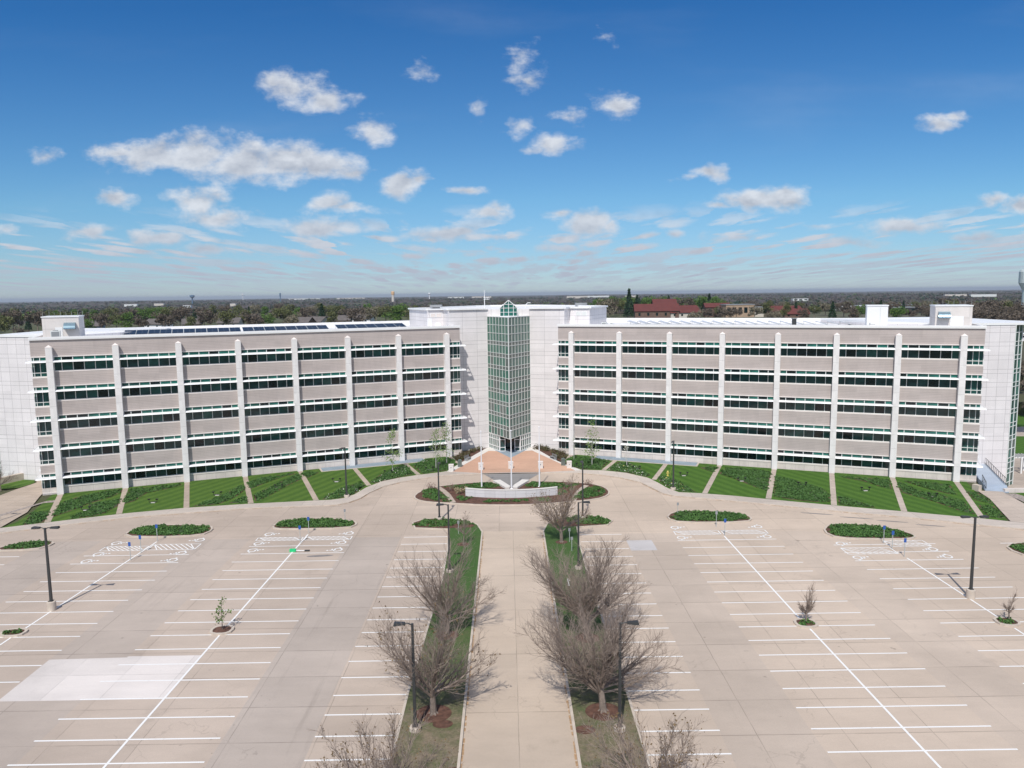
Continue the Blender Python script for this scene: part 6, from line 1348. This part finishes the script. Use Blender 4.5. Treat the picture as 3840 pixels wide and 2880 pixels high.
for n_, c in (('black', (.015, .015, .018)), ('red', (.25, .02, .025)), ('white', (.75, .75, .75)), ('silver', (.35, .37, .40)), ('blue', (.03, .06, .16))):
    MT['car_'+n_] = plain('car_paint_'+n_, c, .25, .02); CM[n_] = CB.mesh('body', ['car_'+n_])
cars = [('red', 2145, 396), ('black', 2157, 402), ('black', 2168, 398), ('white', 2173, 415), ('black', 2180, 404), ('blue', 2189, 399), ('red', 2196, 403), ('silver', 2184, 416), ('black', 2204, 400), ('white', 2209, 412), ('silver', 2150, 418), ('black', 2164, 412), ('white', 2176, 470), ('blue', 2170, 472), ('black', 1982, 402), ('blue', 1996, 408)]
for i, (c, u, D) in enumerate(cars):
    x, y, z = pt(u, D); e_ = empty('parked_car', (x, y, z+.02), R((i*23) % 40-20))
    tag(e_, '%s car parked %s' % (c, 'on the far right beyond the building' if u > 2100 else 'on the road between the two right roof boxes'), 'car', '%s cars parked behind the right wing' % c)
    obj('body', CM[c], e_); obj('window', CGm, e_)
    for wx in (-1.4, 1.4):
        for wy in (-.78, .78): obj('wheel', WMm, e_, (wx, wy, .33))
def ribbon3(pts, w_, name, mat, dz=.15):
    m_ = MB()
    for a, b in zip(pts, pts[1:]):
        for s_ in range(8):
            p = Vector(a).lerp(Vector(b), s_/8); q = Vector(a).lerp(Vector(b), (s_+1)/8); n_ = Vector((-(q-p).y, (q-p).x, 0)).normalized()*w_/2
            m_.face([(v.x, v.y, terr(v.x, v.y)+dz) for v in (p-n_, q-n_, q+n_, p+n_)])
    o = obj(name, m_, mats=[mat]); struct(o); return o
ribbon3([pt(2090, 405), pt(2330, 405)], 34, 'far_car_park', 'patchc'); ribbon3([pt(2100, 455), pt(2330, 455)], 18, 'far_lawn', 'lawn_r'); ribbon3([pt(2100, 480), pt(2330, 480)], 22, 'far_car_park', 'patchc')
ribbon3([pt(1930, 400), pt(2100, 410)], 30, 'far_road', 'patchc', .2); ribbon3([pt(1880, 435), pt(2090, 440)], 18, 'far_lawn', 'lawn_r', .2)
# the wooded country out to the horizon: one canopy surface of countless crowns
def wood_h(x, y, r):
    xs_ = [690, 1000, 1500, 2200, 4000, 8000, 16000, 30000]; hs = [13, 8, 5, 6, 7, 2, -12, -40]
    return float(np.interp(r, xs_, hs))+noise.noise(Vector((x/700, y/700, 1.7)))*6.5*min(1, r/2200)+noise.noise(Vector((x/2600, y/2600, 5)))*9*min(1, r/5000)
def canopy():
    nA, nR = 420, 110; th0, th1 = math.atan(-.88), math.atan(.88); V = np.zeros(((nR+1)*(nA+1), 3)); r0, r1 = 700.0, 30000.0; k = 0
    for j in range(nR+1):
        r = r0*(r1/r0)**(j/nR)
        for i in range(nA+1):
            a = th0+(th1-th0)*(i+(.5 if j % 2 else 0))/nA; rr = r*(1+.008*math.sin(i*12.9898+j*78.233)); x, y = rr*math.sin(a), rr*math.cos(a)
            V[k] = (x, y, wood_h(x, y, rr)+noise.noise(Vector((x/16, y/22, 9)))*2.2+(math.sin(i*43.7+j*17.3)*.5+.5)*2.4); k += 1
    n = nA+1; idx = np.arange(nR)[:, None]*n+np.arange(nA)[None, :]; F_ = np.stack([idx, idx+1, idx+n+1, idx+n], -1).reshape(-1, 4)
    # crowns standing up out of that surface
    rs_ = np.random.RandomState(8); nT = 7000; q = 30
    lr = rs_.uniform(0, 1, nT)**.85; r = 690*(5200/690)**lr; th = rs_.uniform(th0, th1, nT); x = r*np.sin(th); y = r*np.cos(th)
    z = np.array([wood_h(a_, b_, c_) for a_, b_, c_ in zip(x, y, r)]); h = rs_.uniform(6, 10, nT); w = rs_.uniform(2.6, 4.6, nT)*(1+r/3500)
    patch = np.array([noise.noise(Vector((a_/170, b_/420, 12))) for a_, b_ in zip(x, y)])
    u = rs_.uniform(0, 1, nT)+patch*.55-.12*np.clip((r-900)/1500, 0, 1)
    kind = np.where(u < .10, 3, np.where(u < .62, 0, np.where(u < .82, 4, np.where(u < 1.0, 1, 2))))
    d = rs_.normal(size=(nT, q, 3)); d /= np.linalg.norm(d, axis=2)[:, :, None]; d[:, :, 2] = np.abs(d[:, :, 2])
    P_ = np.stack([x, y, z], 1)[:, None, :]+d*rs_.uniform(.5, 1.0, (nT, q, 1))*np.stack([w, w, h*.8], 1)[:, None, :]
    P_ = P_.reshape(-1, 3); sz = np.repeat(w*.42, q)
    me = leafmesh('far_woods', P_, sz, ['fw_brown', 'fw_olive', 'f_green', 'f_ever', 'fw_violet', 'canopy'], np.repeat(kind, q), 9)
    bm_ = bmesh.new(); bm_.from_mesh(me); vs_ = [bm_.verts.new(v) for v in V.tolist()]
    for f in F_.tolist():
        g_ = bm_.faces.new([vs_[i] for i in f]); g_.material_index = 5
    bm_.to_mesh(me); bm_.free()
    o = bpy.data.objects.new('far_woods', me); COL.objects.link(o); tag(o, 'bare brown and green woodland reaching to the horizon behind the building', 'woodland', kind='stuff')
MT['fw_violet'] = leafmat('grey_violet_crown', (.085, .070, .070), (.118, .097, .094)); MT['fw_brown'] = leafmat('far_brown_crown', (.075, .064, .052), (.11, .094, .074)); MT['fw_olive'] = leafmat('far_olive_crown', (.066, .080, .034), (.10, .118, .05))
canopy()
m_ = MB(); m_.box(-34000, 34000, -305, 34000, -120, 62)
HZ = True
if HZ:
    m, t, b = newmat('air'); MT['air'] = m; t.nodes.remove(b)
    pv = nd('ShaderNodeVolumePrincipled', t); pv.inputs['Color'].default_value = (.86, .92, 1.0, 1); pv.inputs['Density'].default_value = .00007; pv.inputs['Anisotropy'].default_value = .2
    lk(pv.outputs[0], t.nodes['Material Output'].inputs['Volume'], t)
    o = obj('haze', m_, mats=['air']); o['kind'] = 'stuff'; o['label'] = 'thin pale haze over the distant woods'; o['category'] = 'haze'
